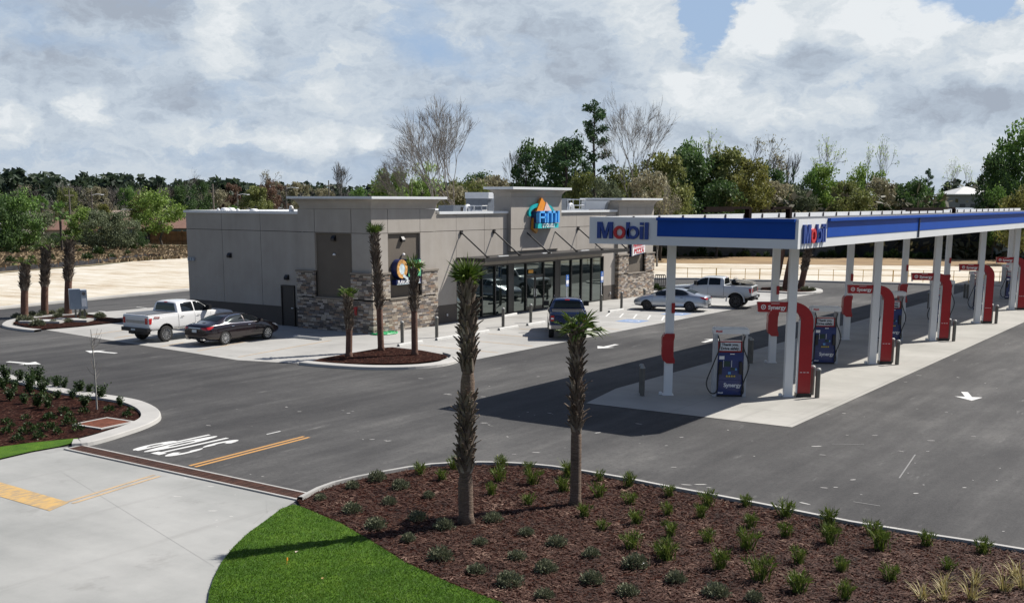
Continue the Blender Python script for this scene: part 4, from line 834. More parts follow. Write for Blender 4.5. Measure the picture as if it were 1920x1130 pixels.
# ------------------------------------------------------------------ vehicles
def paint(name, col, metal=.0, rough=.28):
    return M(name, col, rough, metal=metal, var=.02, scale=1, coat=1.0)
trimb = M('black_trim', (.012, .012, .013), .45, var=0); chrome = M('chrome', (.75, .75, .75), .12, metal=1., var=0); tailr = M('tail_lamp', (.45, .01, .012), .2, var=.2, scale=9, coat=.6)
tyre_m = M('tyre', (.015, .015, .015), .8, var=.1); clearl = M('head_lamp', (.55, .57, .58), .15, var=.2, scale=9, coat=.8); silverw = M('alloy', (.55, .56, .57), .25, metal=.8, var=.05); darkw = M('dark_alloy', (.06, .06, .065), .35, metal=.6, var=0)
def body_mesh(st, arches, r_arch, half, m):
    vs = []; fs = []; K = None
    for (x, zb, yb, yw, zs, ys, zr, yr, zc) in st:
        h = [(0, zb), (yb, zb), (yw, zb+.13), (yw, (zb+zs)*.5+.06), (ys, zs-.05), (ys-.03, zs+.01), ((ys-.03+yr)/2+.012, (zs+zr)/2), (yr, zr-.035), (yr-.11, zr+.004), (0, zc)]
        full = h+[(-y, z) for y, z in reversed(h[1:-1])]; K = len(full); vs += [(x, y, z) for y, z in full]
    for i in range(len(st)-1):
        for k in range(K): a = i*K+k; b = i*K+(k+1) % K; fs.append((a, b, b+K, a+K))
    fs += [tuple(range(K-1, -1, -1)), tuple(range((len(st)-1)*K, len(st)*K))]
    mb = MB(); mb.add(vs, fs); o = mb.build('body', [m, trimb]); sub = o.modifiers.new('s', 'SUBSURF'); sub.levels = 2
    cut = MB()
    for x in arches:
        for sg_ in (-1, 1):
            n0 = 28; y0, y1 = sg_*(half-.30), sg_*(half+.3)
            cut.add([(x+r_arch*math.cos(2*PI*k/n0), y, r_arch*.86+r_arch*math.sin(2*PI*k/n0)) for y in (y0, y1) for k in range(n0)], [tuple(range(n0)), tuple(range(2*n0-1, n0-1, -1))]+[(k, (k+1) % n0, n0+(k+1) % n0, n0+k) for k in range(n0)])
    co = cut.build('cut', [trimb]); bo_ = o.modifiers.new('b', 'BOOLEAN'); bo_.operation = 'DIFFERENCE'; bo_.object = co; bo_.solver = 'EXACT'; bo_.material_mode = 'TRANSFER'
    bpy.context.view_layer.update(); dg = bpy.context.evaluated_depsgraph_get(); ev = o.evaluated_get(dg)
    me = bpy.data.meshes.new_from_object(ev); bv = BVHTree.FromPolygons([v.co.copy() for v in me.vertices], [tuple(p.vertices) for p in me.polygons])
    o.modifiers.clear(); o.data = me; bpy.data.objects.remove(co)
    me.polygons.foreach_set('use_smooth', [True]*len(me.polygons)); me.set_sharp_from_angle(angle=R(38)); return o, bv
def patch(bv, top, bot, axis, sgn, rows=4, off=.012, sub=3):
    T = []; B = []
    for i in range(len(top)-1):
        for j in range(sub):
            t = j/sub; T.append([a+(b-a)*t for a, b in zip(top[i], top[i+1])]); B.append([a+(b-a)*t for a, b in zip(bot[i], bot[i+1])])
    T.append(list(top[-1])); B.append(list(bot[-1])); vs = []; last = 0
    for r_ in range(rows+1):
        t = r_/rows
        for a, b in zip(T, B):
            p = [x+(y-x)*t for x, y in zip(a, b)]
            if axis == 'y': o, d = Vector((p[0], 3*sgn, p[1])), Vector((0, -sgn, 0))
            elif axis == 'x': o, d = Vector((10 if sgn > 0 else -4, p[0], p[1])), Vector((-sgn, 0, 0))
            else: o, d = Vector((p[0], p[1], 4)), Vector((0, 0, -1))
            h = bv.ray_cast(o, d)
            if h[0] is None: hit = o+d*last
            else: hit = h[0]; last = h[3]
            vs.append(hit-d*off)
    n_ = len(T); fs = [(r_*n_+k, r_*n_+k+1, (r_+1)*n_+k+1, (r_+1)*n_+k) for r_ in range(rows) for k in range(n_-1)]
    return vs, fs
def pput(bv, name, m, parent, *args, **kw):
    mb = MB(); mb.add(*patch(bv, *args, **kw)); return mb.build(name, m, parent, True)
def wheel(parent, x, y, r_, side, wd, rim, spokes=10):
    def tr(mb): mb.v = [(x+a, y+side*c, r_+b) for a, b, c in mb.v]; return mb
    mb = MB(); mb.lathe([(r_*.66, -wd), (r_*.9, -wd), (r_*.985, -wd*.8), (r_, -wd*.5), (r_, -.03), (r_*.985, 0), (r_*.92, .01), (r_*.68, .005), (r_*.66, -.03)], 28); w_ = tr(mb).build('wheel', tyre_m, parent, 40)
    mb = MB(); mb.lathe([(r_*.66, -.04), (r_*.68, .008), (r_*.63, .006), (r_*.61, -.03)], 28); mb.lathe([(0, -.03), (r_*.14, -.03), (r_*.14, .0), (0, .004)], 12)
    for k in range(spokes):
        a = 2*PI*k/spokes; c, q = math.cos(a), math.sin(a); w0, w1 = r_*.03, r_*.045
        mb.add([(c*ra-q*wa, q*ra+c*wa, z) for z in (-.03, -.002) for ra, wa in ((r_*.1, -w0), (r_*.64, -w1), (r_*.64, w1), (r_*.1, w0))], [(3, 2, 1, 0), (4, 5, 6, 7), (0, 1, 5, 4), (1, 2, 6, 5), (2, 3, 7, 6), (3, 0, 4, 7)])
    tr(mb).build('rim', rim, w_, 30)
    mb = MB(); mb.lathe([(0, -.06), (r_*.64, -.06), (r_*.64, -.05), (0, -.05)], 20); tr(mb).build('brake_disc', trimb, w_)
def finish(o, parts_root, xr):
    for ch in list(o): ch.parent = parts_root
def make_sedan(label, m, col_trim, rim, W=.92, variant=0):
    t = thing('parked_car', label, 'car')
    st = [(0.0, .40, .50, .66, .74, .64, .84, .52, .86), (.05, .34, .62, .80, .86, .77, .96, .62, .98), (.16, .28, .70, .885, .95, .83, 1.04, .66, 1.06), (.5, .24, .76, .915, 1.0, .85, 1.08, .64, 1.10), (.78, .21, .78, .92, 1.0, .86, 1.13, .62, 1.16), (1.35, .2, .8, .92, .99, .87, 1.33, .58, 1.36), (1.9, .2, .8, .92, .98, .88, 1.42, .58, 1.45), (2.5, .2, .8, .92, .97, .88, 1.435, .58, 1.465),
          (3.05, .2, .8, .92, .96, .88, 1.36, .58, 1.40), (3.5, .2, .8, .92, .95, .87, 1.16, .64, 1.19), (3.85, .2, .8, .92, .93, .86, 1.0, .70, 1.03), (4.35, .22, .78, .905, .85, .83, .91, .62, .95), (4.72, .26, .70, .85, .74, .77, .80, .58, .83), (4.90, .30, .58, .72, .62, .66, .68, .5, .70), (4.96, .36, .5, .6, .56, .56, .6, .42, .61)]
    if variant: st = [(x*.984, a, b, c, d, e, f-.01, h, i-.01) for x, a, b, c, d, e, f, h, i in st]
    o, bv = body_mesh(st, (1.12, 3.94), .375, .92, m); o.parent = t
    for s_ in (-1, 1):
        pput(bv, 'side_window', carglass, t, [(1.42, 1.25), (1.65, 1.33), (2.0, 1.375), (2.42, 1.385)], [(1.22, 1.09), (1.6, 1.045), (2.0, 1.035), (2.42, 1.025)], 'y', s_)
        pput(bv, 'side_window', carglass, t, [(2.50, 1.385), (2.8, 1.365), (3.08, 1.28), (3.3, 1.17)], [(2.50, 1.025), (2.85, 1.015), (3.2, 1.01), (3.52, 1.01)], 'y', s_)
        pput(bv, 'window_trim', col_trim, t, [(1.15, 1.07), (1.6, 1.03), (2.4, 1.012), (3.55, .998)], [(1.15, 1.045), (1.6, 1.01), (2.4, .99), (3.55, .976)], 'y', s_, rows=1, off=.016)
        pput(bv, 'window_trim', col_trim, t, [(1.2, 1.15), (1.45, 1.29), (1.7, 1.36), (2.05, 1.402), (2.5, 1.41), (2.85, 1.395), (3.15, 1.29), (3.45, 1.10)], [(1.2, 1.13), (1.45, 1.268), (1.7, 1.34), (2.05, 1.38), (2.5, 1.39), (2.85, 1.372), (3.15, 1.265), (3.45, 1.075)], 'y', s_, rows=1, off=.016)
        for x0, x1, zt in ((2.455, 2.465, 1.0), (1.4, 1.41, 1.0), (3.55, 3.56, .96)): pput(bv, 'door_gap', trimb, t, [(x0, zt), (x1, zt)], [(x0, .3), (x1, .3)], 'y', s_, rows=6, off=.004, sub=1)
        pput(bv, 'door_handle', col_trim, t, [(1.55, .90), (1.72, .90)], [(1.55, .875), (1.72, .875)], 'y', s_, rows=1, off=.03); pput(bv, 'door_handle', col_trim, t, [(2.62, .89), (2.79, .89)], [(2.62, .865), (2.79, .865)], 'y', s_, rows=1, off=.03)
        pput(bv, 'tail_light', tailr, t, [(.45*s_, .90), (.64*s_, .915), (.78*s_, .92)], [(.45*s_, .86), (.64*s_, .80), (.78*s_, .78)], 'x', -1, off=.012); pput(bv, 'tail_light', tailr, t, [(.1, .93), (.3, .95), (.46, .955)], [(.1, .80), (.3, .84), (.46, .93)], 'y', s_, off=.012)
        pput(bv, 'head_light', clearl, t, [(4.35, .80), (4.6, .76), (4.82, .68)], [(4.35, .77), (4.6, .66), (4.82, .60)], 'y', s_, off=.012)
        mb = MB(); mb.prism([(3.32, .98), (3.50, .98), (3.47, 1.10), (3.36, 1.12)], 'y', s_*.88, s_*1.03); mb.build('mirror', m, t)
        for x in (1.12, 3.94): wheel(t, x if not variant else x*.984, s_*.90, .335, s_, .21, rim, 10)
        mb = MB(); mb.box(-.02, .12, s_*.5-.1, s_*.5+.1, .30, .37); mb.build('exhaust_tip', chrome, t)
        pput(bv, 'sill_trim', trimb if not variant else silverw, t, [(1.55, .30), (3.5, .30)], [(1.55, .26), (3.5, .26)], 'y', s_, rows=1, off=.01)
    pput(bv, 'windshield', carglass, t, [(3.02, -.50), (3.05, 0), (3.02, .50)], [(3.74, -.66), (3.82, 0), (3.74, .66)], 'z', 1, rows=5)
    pput(bv, 'rear_window', carglass, t, [(1.42, -.50), (1.40, 0), (1.42, .50)], [(.84, -.60), (.80, 0), (.84, .60)], 'z', 1, rows=5)
    pput(bv, 'rear_strip', chrome, t, [(-.42, .885), (.42, .885)], [(-.42, .86), (.42, .86)], 'x', -1, rows=1, off=.02)
    p = pput(bv, 'number_plate', M('plate_pale', (.55, .60, .62), .5, var=.25, scale=30), t, [(-.16, .80), (.16, .80)], [(-.16, .66), (.16, .66)], 'x', -1, rows=1, off=.025)
    pput(bv, 'lower_bumper', trimb, t, [(-.5, .46), (.5, .46)], [(-.42, .36), (.42, .36)], 'x', -1, rows=2, off=.012)
    return t
def make_truck(label, m, wheelm, kind=0):
    t = thing('pickup_truck', label, 'pickup truck'); wdt = .04 if kind == 2 else 0; up = .08 if kind == 2 else 0.
    z_ = lambda *a: tuple([a[0], a[1]+up, a[2], a[3]+wdt, a[4]+up, a[5], a[6]+up, a[7], a[8]+up])
    st = [z_(.10, .66, .84, .93, 1.28, .93, 1.36, .90, 1.36), z_(.14, .58, .88, .97, 1.32, .955, 1.395, .93, 1.395), z_(.30, .56, .88, .98, 1.33, .965, 1.40, .94, 1.40), z_(1.85, .54, .88, .985, 1.33, .97, 1.40, .94, 1.40), z_(1.97, .54, .88, .985, 1.33, .97, 1.40, .94, 1.40), z_(1.99, .52, .88, .985, 1.34, .97, 1.50, .90, 1.50),
          z_(2.01, .50, .88, .985, 1.35, .965, 1.84, .76, 1.87), z_(2.12, .50, .88, .985, 1.35, .965, 1.91, .745, 1.95), z_(2.8, .5, .88, .985, 1.34, .965, 1.93, .745, 1.975), z_(3.45, .5, .88, .985, 1.34, .965, 1.89, .74, 1.94), z_(3.62, .5, .88, .985, 1.34, .965, 1.82, .74, 1.86), z_(4.22, .5, .88, .985, 1.34, .96, 1.40, .86, 1.43), z_(4.32, .5, .88, .985, 1.31, .955, 1.35, .86, 1.375),
          z_(5.0, .5, .88, .985, 1.26, .95, 1.31, .84, 1.34), z_(5.58, .5, .88, .98, 1.22, .94, 1.27, .82, 1.29), z_(5.74, .5, .84, .95, 1.12, .91, 1.18, .78, 1.20), z_(5.79, .55, .8, .9, 1.05, .88, 1.10, .74, 1.11), z_(5.80, .6, .78, .88, 1.0, .86, 1.05, .72, 1.06)]
    RA = .45 if kind == 2 else .40
    o, bv = body_mesh(st, (1.18, 4.86), RA*1.25, .985+wdt, m); o.parent = t; P_ = lambda pts: [(a, b+up) for a, b in pts]
    for s_ in (-1, 1):
        pput(bv, 'side_window', carglass, t, P_([(2.26, 1.82), (2.6, 1.86), (3.02, 1.865)]), P_([(2.24, 1.42), (2.6, 1.415), (3.02, 1.41)]), 'y', s_)
        pput(bv, 'side_window', carglass, t, P_([(3.10, 1.865), (3.35, 1.855), (3.6, 1.76), (3.78, 1.64)]), P_([(3.10, 1.41), (3.4, 1.39), (3.75, 1.36), (4.06, 1.385)]), 'y', s_)
        for x0, x1 in ((1.975, 1.995), (3.05, 3.06), (4.1, 4.11)): pput(bv, 'door_gap', trimb, t, P_([(x0, 1.36), (x1, 1.36)]), P_([(x0, .62), (x1, .62)]), 'y', s_, rows=6, off=.004, sub=1)
        for x0 in (2.12, 3.16): pput(bv, 'door_handle', chrome if kind == 0 else m, t, P_([(x0, 1.2), (x0+.2, 1.2)]), P_([(x0, 1.165), (x0+.2, 1.165)]), 'y', s_, rows=1, off=.035)
        pput(bv, 'sill_trim', M('bronze_trim', (.055, .045, .038), .4, metal=.3, var=.05) if kind == 0 else trimb, t, P_([(.2, .68), (5.6, .68)]), P_([(.2, .57), (5.6, .57)]), 'y', s_, rows=1, off=.008, sub=40)
        pput(bv, 'tail_light', tailr, t, P_([(.72*s_, 1.24), (.90*s_, 1.24)]), P_([(.72*s_, .95), (.90*s_, .95)]), 'x', -1, off=.015); pput(bv, 'tail_light', tailr, t, P_([(.15, 1.23), (.34, 1.23)]), P_([(.15, .95), (.27, .95)]), 'y', s_, off=.015)
        if kind == 1: pput(bv, 'tail_lens', M('white_cap'), t, P_([(.74*s_, 1.13), (.88*s_, 1.13)]), P_([(.74*s_, 1.04), (.88*s_, 1.04)]), 'x', -1, off=.022)
        pput(bv, 'head_light', clearl, t, P_([(5.35, 1.16), (5.68, 1.12)]), P_([(5.38, .96), (5.7, .94)]), 'y', s_, off=.012)
        mb = MB(); mb.box(3.80, 3.95, s_*.93, s_*1.22, 1.40+up, 1.66+up); mb.build('mirror', trimb if kind != 1 else trimb, t)
        if kind == 2:
            for x in (1.18, 4.86): mb = MB(); mb.v = []; [mb.prism(pl, 'y', s_*(1.02), s_*(1.11)) for pl in arc_poly(x, RA*1.07, RA*1.42, RA*1.26, R(-5), R(185), 12)]; mb.build('wheel_flare', m, t, 30)
            pput(bv, 'vent_mark', trimb, t, P_([(4.25, 1.22), (4.7, 1.16)]), P_([(4.35, 1.1), (4.6, 1.1)]), 'y', s_, rows=1, off=.01)
        for x in (1.18, 4.86): wheel(t, x, s_*(.97+wdt), RA, s_, .26, wheelm, 12 if kind == 0 else 8)
    pput(bv, 'windshield', carglass, t, [(3.60, -.64), (3.62, 0), (3.60, .64)], [(4.16, -.80), (4.22, 0), (4.16, .80)], 'z', 1, rows=5)
    pput(bv, 'rear_window', carglass, t, P_([(-.62, 1.82), (0, 1.84), (.62, 1.82)]), P_([(-.74, 1.45), (0, 1.45), (.74, 1.45)]), 'x', -1, rows=4, off=.012)
    pput(bv, 'brake_lamp', tailr, t, P_([(-.12, 1.895), (.12, 1.895)]), P_([(-.12, 1.86), (.12, 1.86)]), 'x', -1, rows=1, off=.02)
    mb = MB(); mb.box(.22, 1.93, -.82, .82, 1.40+up, 1.418+up); mb.build('bed_top', M('bed_grey', (.10, .105, .115), .5, var=.1) if kind == 0 else trimb, t)  # on the loaded truck a flat dark patch paints its open bed's shaded recess
    bm_ = M('black_bumper', (.02, .02, .022), .4, var=0) if kind != 1 else chrome
    mb = MB(); mb.prism([(-.05, -.88), (.02, -.96), (.2, -.98), (.2, .98), (.02, .96), (-.05, .88)], 'z', .58+up, .76+up); mb.build('rear_bumper', bm_, t, 30)
    mb = MB(); mb.box(-.11, .02, -.1, .1, .46+up, .58+up); mb.box(.15, .5, -.6, .6, .42+up, .56+up); mb.build('tow_hitch', trimb, t)
    mb = MB(); mb.prism([(5.84, -.9), (5.95, -.6), (5.98, 0), (5.95, .6), (5.84, .9), (5.7, .98), (5.7, -.98)], 'z', .5+up, .75+up); mb.build('front_bumper', bm_, t, 30)
    pput(bv, 'grille', trimb if kind else chrome, t, P_([(-.6, 1.08), (.6, 1.08)]), P_([(-.6, .8), (.6, .8)]), 'x', 1, rows=2, off=.02)
    mb = MB(); mb.box(-.055, -.05, -.15, .15, .63+up, .72+up); mb.build('number_plate', M('plate_pale'), t)
    if kind == 0:
        mb = MB(); text_into(mb, 'FX4', .15, lambda x, z, d: (.62-x*-1 if False else .62+x, -.985-d, 1.24+z), .006, .006, 1., 1.3); mb.build('side_badge', M('badge_red', (.25, .02, .02), .4, var=0), t)
        pput(bv, 'tailgate_band', M('satin_trim', (.40, .40, .40), .3, metal=.6, var=.1), t, P_([(-.66, 1.12), (.66, 1.12)]), P_([(-.66, .98), (.66, .98)]), 'x', -1, rows=1, off=.012)
    if kind == 2: pput(bv, 'tailgate_panel', trimb, t, P_([(-.7, 1.32), (.7, 1.32)]), P_([(-.7, 1.0), (.7, 1.0)]), 'x', -1, rows=2, off=.012)
    if kind == 1:
        mb = MB(); mb.box(2.2, 3.3, -.68, -.64, 1.98, 2.02); mb.box(2.2, 3.3, .64, .68, 1.98, 2.02); each(mb, 'roof_rail', m, t)
    return t
def place(t, near, hd, xr, yside):
    "near = ground point under the near rear wheel; xr, yside = that wheel in the vehicle's own frame"
    c, q = math.cos(hd), math.sin(hd); t.location = (near.x-(xr*c-yside*q), near.y-(xr*q+yside*c), .012); t.rotation_euler.z = hd
white_p = paint('white_pearl_paint', (.74, .74, .73), 0., .25); maroon = paint('black_cherry_paint', (.010, .003, .005), .3, .22); bluep = paint('deep_blue_paint', (.010, .028, .10), .4, .22); silverp = paint('silver_paint', (.42, .45, .49), .65, .28); white2 = paint('plain_white_paint', (.56, .58, .59), 0., .3)
place(make_sedan('dark cherry sedan parked beside the white pickup, nose to the shop wall', maroon, chrome, silverw), g(424, 647), R(1), 1.12, -.92)
place(make_truck('white crew-cab pickup with grey bed cover, parked left of the dark sedan', white_p, silverw, 0), g(314, 641), R(2), 1.18, -1.0)
tb = make_truck('dark blue pickup seen from behind, pulling up before the shop windows', bluep, silverw, 1); pm = (g(1031, 632)+g(1097, 633.5))/2; place(tb, pm, R(33.5), 1.18, 0)
place(make_sedan('silver sedan parked in front of the right end of the shop', silverp, trimb, darkw, variant=1), g(1292.4, 585), R(103), 1.12*.984, .90)
tr2 = make_truck('white pickup with black flares and a loaded bed, parked beyond the silver sedan', white2, darkw, 2); place(tr2, g(1378, 578), R(101), 1.18, 1.02)
def on_bed(x, y, z=1.48): c, q = math.cos(R(101)), math.sin(R(101)); l = tr2.location; return (l.x+x*c-y*q, l.y+x*q+y*c, z+.012+.018)
t = thing('board_stack', 'pale boards and posts stacked loosely on the bed of the far white pickup', 'boards', on_bed(.7, .1), R(101))
for k in range(6):
    mb = MB(); a = rnd.uniform(-.25, .25); mb.box(-.55, .6, -.05, .05, 0, .05, a); mb.v = [(x, y-.5+k*.19, z+.03+.13*(k % 2)+x*.12+.07) for x, y, z in mb.v]; mb.build('board', M('pale_board', (.5, .47, .4), .8, var=.2), t)
t = thing('equipment_bag', 'black lumpy equipment bag at the front of the far white pickup bed', 'bag', on_bed(1.45, -.1), R(101))
mb = MB(); mb.lathe([(0, 0), (.26, .02), (.3, .12), (.24, .27), (.1, .36), (0, .38)], 12); mb.build('sack', trimb, t, True); mb = MB(); mb.tube([(-.15, 0, .33), (-.08, 0, .45), (.08, 0, .45), (.15, 0, .33)], .02, 5); mb.build('handle', pale, t)
t = thing('equipment_bag', 'smaller dark bag near the middle of the far white pickup bed', 'bag', on_bed(1.0, -.55), R(60))
mb = MB(); mb.lathe([(0, 0), (.2, .02), (.23, .12), (.16, .3), (0, .36)], 10); mb.build('sack', M('dark_canvas', (.05, .045, .04), .8, var=.3), t, True)

# ------------------------------------------------------------------ plants
def leaf_mat(name, cols, rough=.6, trans=.25, scale=.5):
    m, n, b = mat_base(name); geo = n.new('ShaderNodeNewGeometry'); tc = n.new('ShaderNodeTexCoord').outputs['Object']
    v = n.m('ADD', n.m('MULTIPLY', geo.outputs['Random Per Island'], .55), n.m('MULTIPLY', n.rng(n.noise(tc, scale, 3), .3, .7), .45))
    c = n.ramp(v, [(i/(len(cols)-1), q) for i, q in enumerate(cols)]); n.put(b.inputs['Base Color'], c); b.inputs['Roughness'].default_value = rough; b.inputs['Specular IOR Level'].default_value = .3
    if trans:
        out = [q for q in m.node_tree.nodes if q.type == 'OUTPUT_MATERIAL'][0]; tl = n.new('ShaderNodeBsdfTranslucent'); n.put(tl.inputs[0], c); mx = n.new('ShaderNodeMixShader'); mx.inputs[0].default_value = trans
        n.l.new(b.outputs[0], mx.inputs[1]); n.l.new(tl.outputs[0], mx.inputs[2]); n.l.new(mx.outputs[0], out.inputs[0])
    return m
palm_leaf = leaf_mat('palm_leaf', [(.018, .040, .006), (.045, .085, .010), (.10, .15, .022), (.26, .30, .09)], .45, .2, 3)
boot_m = leaf_mat('palm_boot', [(.040, .029, .022), (.095, .070, .052), (.17, .135, .102), (.42, .36, .29)], .85, 0, 2.)
def ring_trunk(name, ca, cb):
    m, n, b = mat_base(name); tc = n.new('ShaderNodeTexCoord').outputs['Object']; f = n.noise(n.map(tc, (2.5, 2.5, 14)), 2.2, 4, .7); f2 = n.noise(tc, 1.3, 3)
    c = n.ramp(n.m('ADD', n.m('MULTIPLY', f, .7), n.m('MULTIPLY', f2, .3)), [(.36, ca), (.64, cb)]); n.put(b.inputs['Base Color'], c); b.inputs['Roughness'].default_value = .9; bump(n, b, f, 1., .05); return m
ptrunk = ring_trunk('palm_trunk', (.10, .068, .048), (.22, .155, .11)); ptrunk_r = ring_trunk('palm_trunk_red', (.10, .050, .034), (.21, .115, .08)); bark = ring_trunk('bark', (.045, .036, .030), (.13, .11, .09))
def fan(mb, base, d, L_, spread, nseg, blen, wid, droop, rg):
    d = Vector(d).normalized(); side = d.cross(Vector((0, 0, 1)))
    if side.length < .1: side = Vector((1, 0, 0))
    side.normalize(); nrm = side.cross(d).normalized(); tw = rg.uniform(-.7, .7); s2 = side*math.cos(tw)+nrm*math.sin(tw); n2 = d.cross(s2)
    tip = base+d*L_; mb.tube([base, base+d*L_*.5, tip], [.02, .014, .01], 4)
    for k in range(nseg):
        a = (k/(nseg-1)-.5)*2*spread; dd = (d*math.cos(a)+s2*math.sin(a)).normalized(); l = blen*(1-.28*abs(a)/max(spread, .1))*rg.uniform(.85, 1.1)
        w_ = dd.cross(n2).normalized()*wid/2; m1 = tip+dd*l*.55+n2*.02*rg.uniform(-1, 1); e = tip+dd*l+Vector((0, 0, -droop*l))+n2*rg.uniform(-.05, .05)
        o = n2*.012*(-1)**k
        mb.add([tip, m1+w_+o, e, m1-w_-o], [(0, 1, 2, 3)])
def sabal(label, loc, H, r_low, r_boot, zones, seed, nf=16, blen=.5, pet=.35, cone=55, lean=(0, 0), trunk_m=None, wob=.04, group=None, up=0., droop=.25, booth=.24):
    rg = random.Random(seed); t = thing('sabal_palm', label, 'palm', (loc[0], loc[1], .06), 0, group)
    P = lambda z: Vector((lean[0]*z/H+wob*math.sin(z*1.1+seed), lean[1]*z/H+wob*math.cos(z*.9+seed*2), z))
    zs = [H*i/28 for i in range(29)]
    def rad(z):
        inb = any(a <= z <= b for a, b in zones); return (r_boot*.74 if inb else r_low)*(1-.12*z/H)+(.05 if z < .15 else 0)*(1-z/.15 if z < .15 else 0)
    mb = MB(); mb.tube([P(z)-Vector((0, 0, .12 if z == 0 else 0)) for z in zs], [rad(z) for z in zs], 16); mb.build('trunk', trunk_m or ptrunk, t, True)
    i = 0
    for (a, b) in zones:
        z = a; mb = MB()
        while z < b:
            an = i*2.3999; i += 1; z += .0085*(.24/r_boot); c, q = math.cos(an), math.sin(an); ra = rad(z); o = Vector((c, q, 0)); tg = Vector((-q, c, 0)); l = booth*rg.uniform(.75, 1.25); s_ = rg.choice((-1, 1))*.5*l*rg.uniform(.3, 1)
            p0 = P(z)+o*ra*.92; w0, w1 = .048*r_boot/.24, .026*r_boot/.24; kick = rg.uniform(.05, .42)*l*(1.8 if rg.random() < .15 else 1)
            p1 = p0+Vector((0, 0, l*.55))+tg*s_*.5+o*.03; p2 = p0+Vector((0, 0, l))+tg*s_+o*(.03+kick); th = o*.022
            mb.add([p0-tg*w0-th, p0+tg*w0-th, p0+tg*w0+th, p0-tg*w0+th, p1-tg*w0*.8-th, p1+tg*w0*.8-th, p1+tg*w0*.8+th, p1-tg*w0*.8+th, p2-tg*w1, p2+tg*w1, p2+tg*w1+th, p2-tg*w1+th],
                   [(0, 1, 5, 4), (1, 2, 6, 5), (2, 3, 7, 6), (3, 0, 4, 7), (4, 5, 9, 8), (5, 6, 10, 9), (6, 7, 11, 10), (7, 4, 8, 11), (8, 9, 10, 11), (3, 2, 1, 0)])
        mb.build('boots', boot_m, t, recalc=False)
    mb = MB(); top = P(H)
    for k in range(nf):
        a = k*2.4+rg.uniform(-.3, .3); el_ = R(90-cone*math.sqrt((k+.5)/nf))+R(up); d = Vector((math.cos(a)*math.cos(el_), math.sin(a)*math.cos(el_), math.sin(el_)))
        fan(mb, top-Vector((0, 0, .1)), d, pet*rg.uniform(.7, 1.2), R(rg.uniform(35, 60)), 14, blen*rg.uniform(.8, 1.3), .038, droop*rg.uniform(.3, 1.4), rg)
    mb.build('crown', palm_leaf, t, recalc=False); return t
def H_of(px, py, pyt):
    p = g(px, py); d = _F+_r*((px-CX)/FPX)-_u*((pyt-CY)/FPX); return p, CAMZ+d.z*math.hypot(p.x, p.y)/math.hypot(d.x, d.y)
p, h = H_of(876, 985, 542); sabal('tallest foreground palm in the mulch bed, bushy fan top before the awning', p, h, .165, .18, [(1.1, 2.7), (3.3, h-.05)], 3, nf=13, blen=.66, pet=.16, cone=26, trunk_m=ptrunk, wob=.03, booth=.26)
p, h = H_of(1078, 948, 622); sabal('shorter foreground palm in the mulch bed, top overlapping the blue truck', p, h, .13, .15, [(1.65, h-.05)], 11, nf=14, blen=.42, pet=.26, cone=92, trunk_m=ptrunk, wob=.03, booth=.24)
GP3 = 'three palms on the small island by the shop corner'
for (x, y, yt, l, z0, cone) in ((654, 671, 560, 'shortest of three corner palms, left on the small mulch island', .45, 60), (716, 659, 445, 'tallest of three corner palms, reaching up the stone pier', .36, 40), (778, 667, 507, 'right one of three corner palms, crown hiding part of the food sign', .50, 60)):
    p, h = H_of(x, y, yt); sabal(l, p, h, .15, .20, [(h*z0, h-.03)], x, nf=9, blen=.55 if h > 3 else .45, pet=.3, cone=cone, trunk_m=ptrunk_r, group=GP3, lean=((-.25, .12) if x == 716 else (0, 0)), booth=.26)
GP4 = 'three palms on the island by the meter cabinet'
for (x, y, yt, l, z0) in ((47, 597, 498, 'leftmost and shortest palm beside the meter cabinet island tip', .5), (85, 592, 468, 'middle palm of the three left of the meter cabinet', .42), (129, 592, 452, 'right and tallest palm directly left of the meter cabinet', .45)):
    p, h = H_of(x, y, yt); sabal(l, p, h, .22, .29, [(h*z0, h-.03)], x, nf=10, blen=.6, pet=.4, cone=75, trunk_m=ptrunk_r, group=GP4, lean=(.12, -.3), droop=.5, booth=.3)
GP5 = 'three palms seen under the canopy'
for (x, y, yt, l) in ((1452, 541, 448, 'left reddish palm trunk seen under the canopy'), (1473, 541, 442, 'middle reddish palm trunk seen under the canopy'), (1500, 542, 462, 'right palm under the canopy with ragged dark boots')):
    p, h = H_of(x, y, yt); sabal(l, p, h, .26, .34, [(h*(.75 if x < 1490 else .4), h-.03)], x, nf=12, blen=.6, pet=.4, cone=70, trunk_m=ptrunk_r, group=GP5, lean=(.4, -.5), booth=.3)

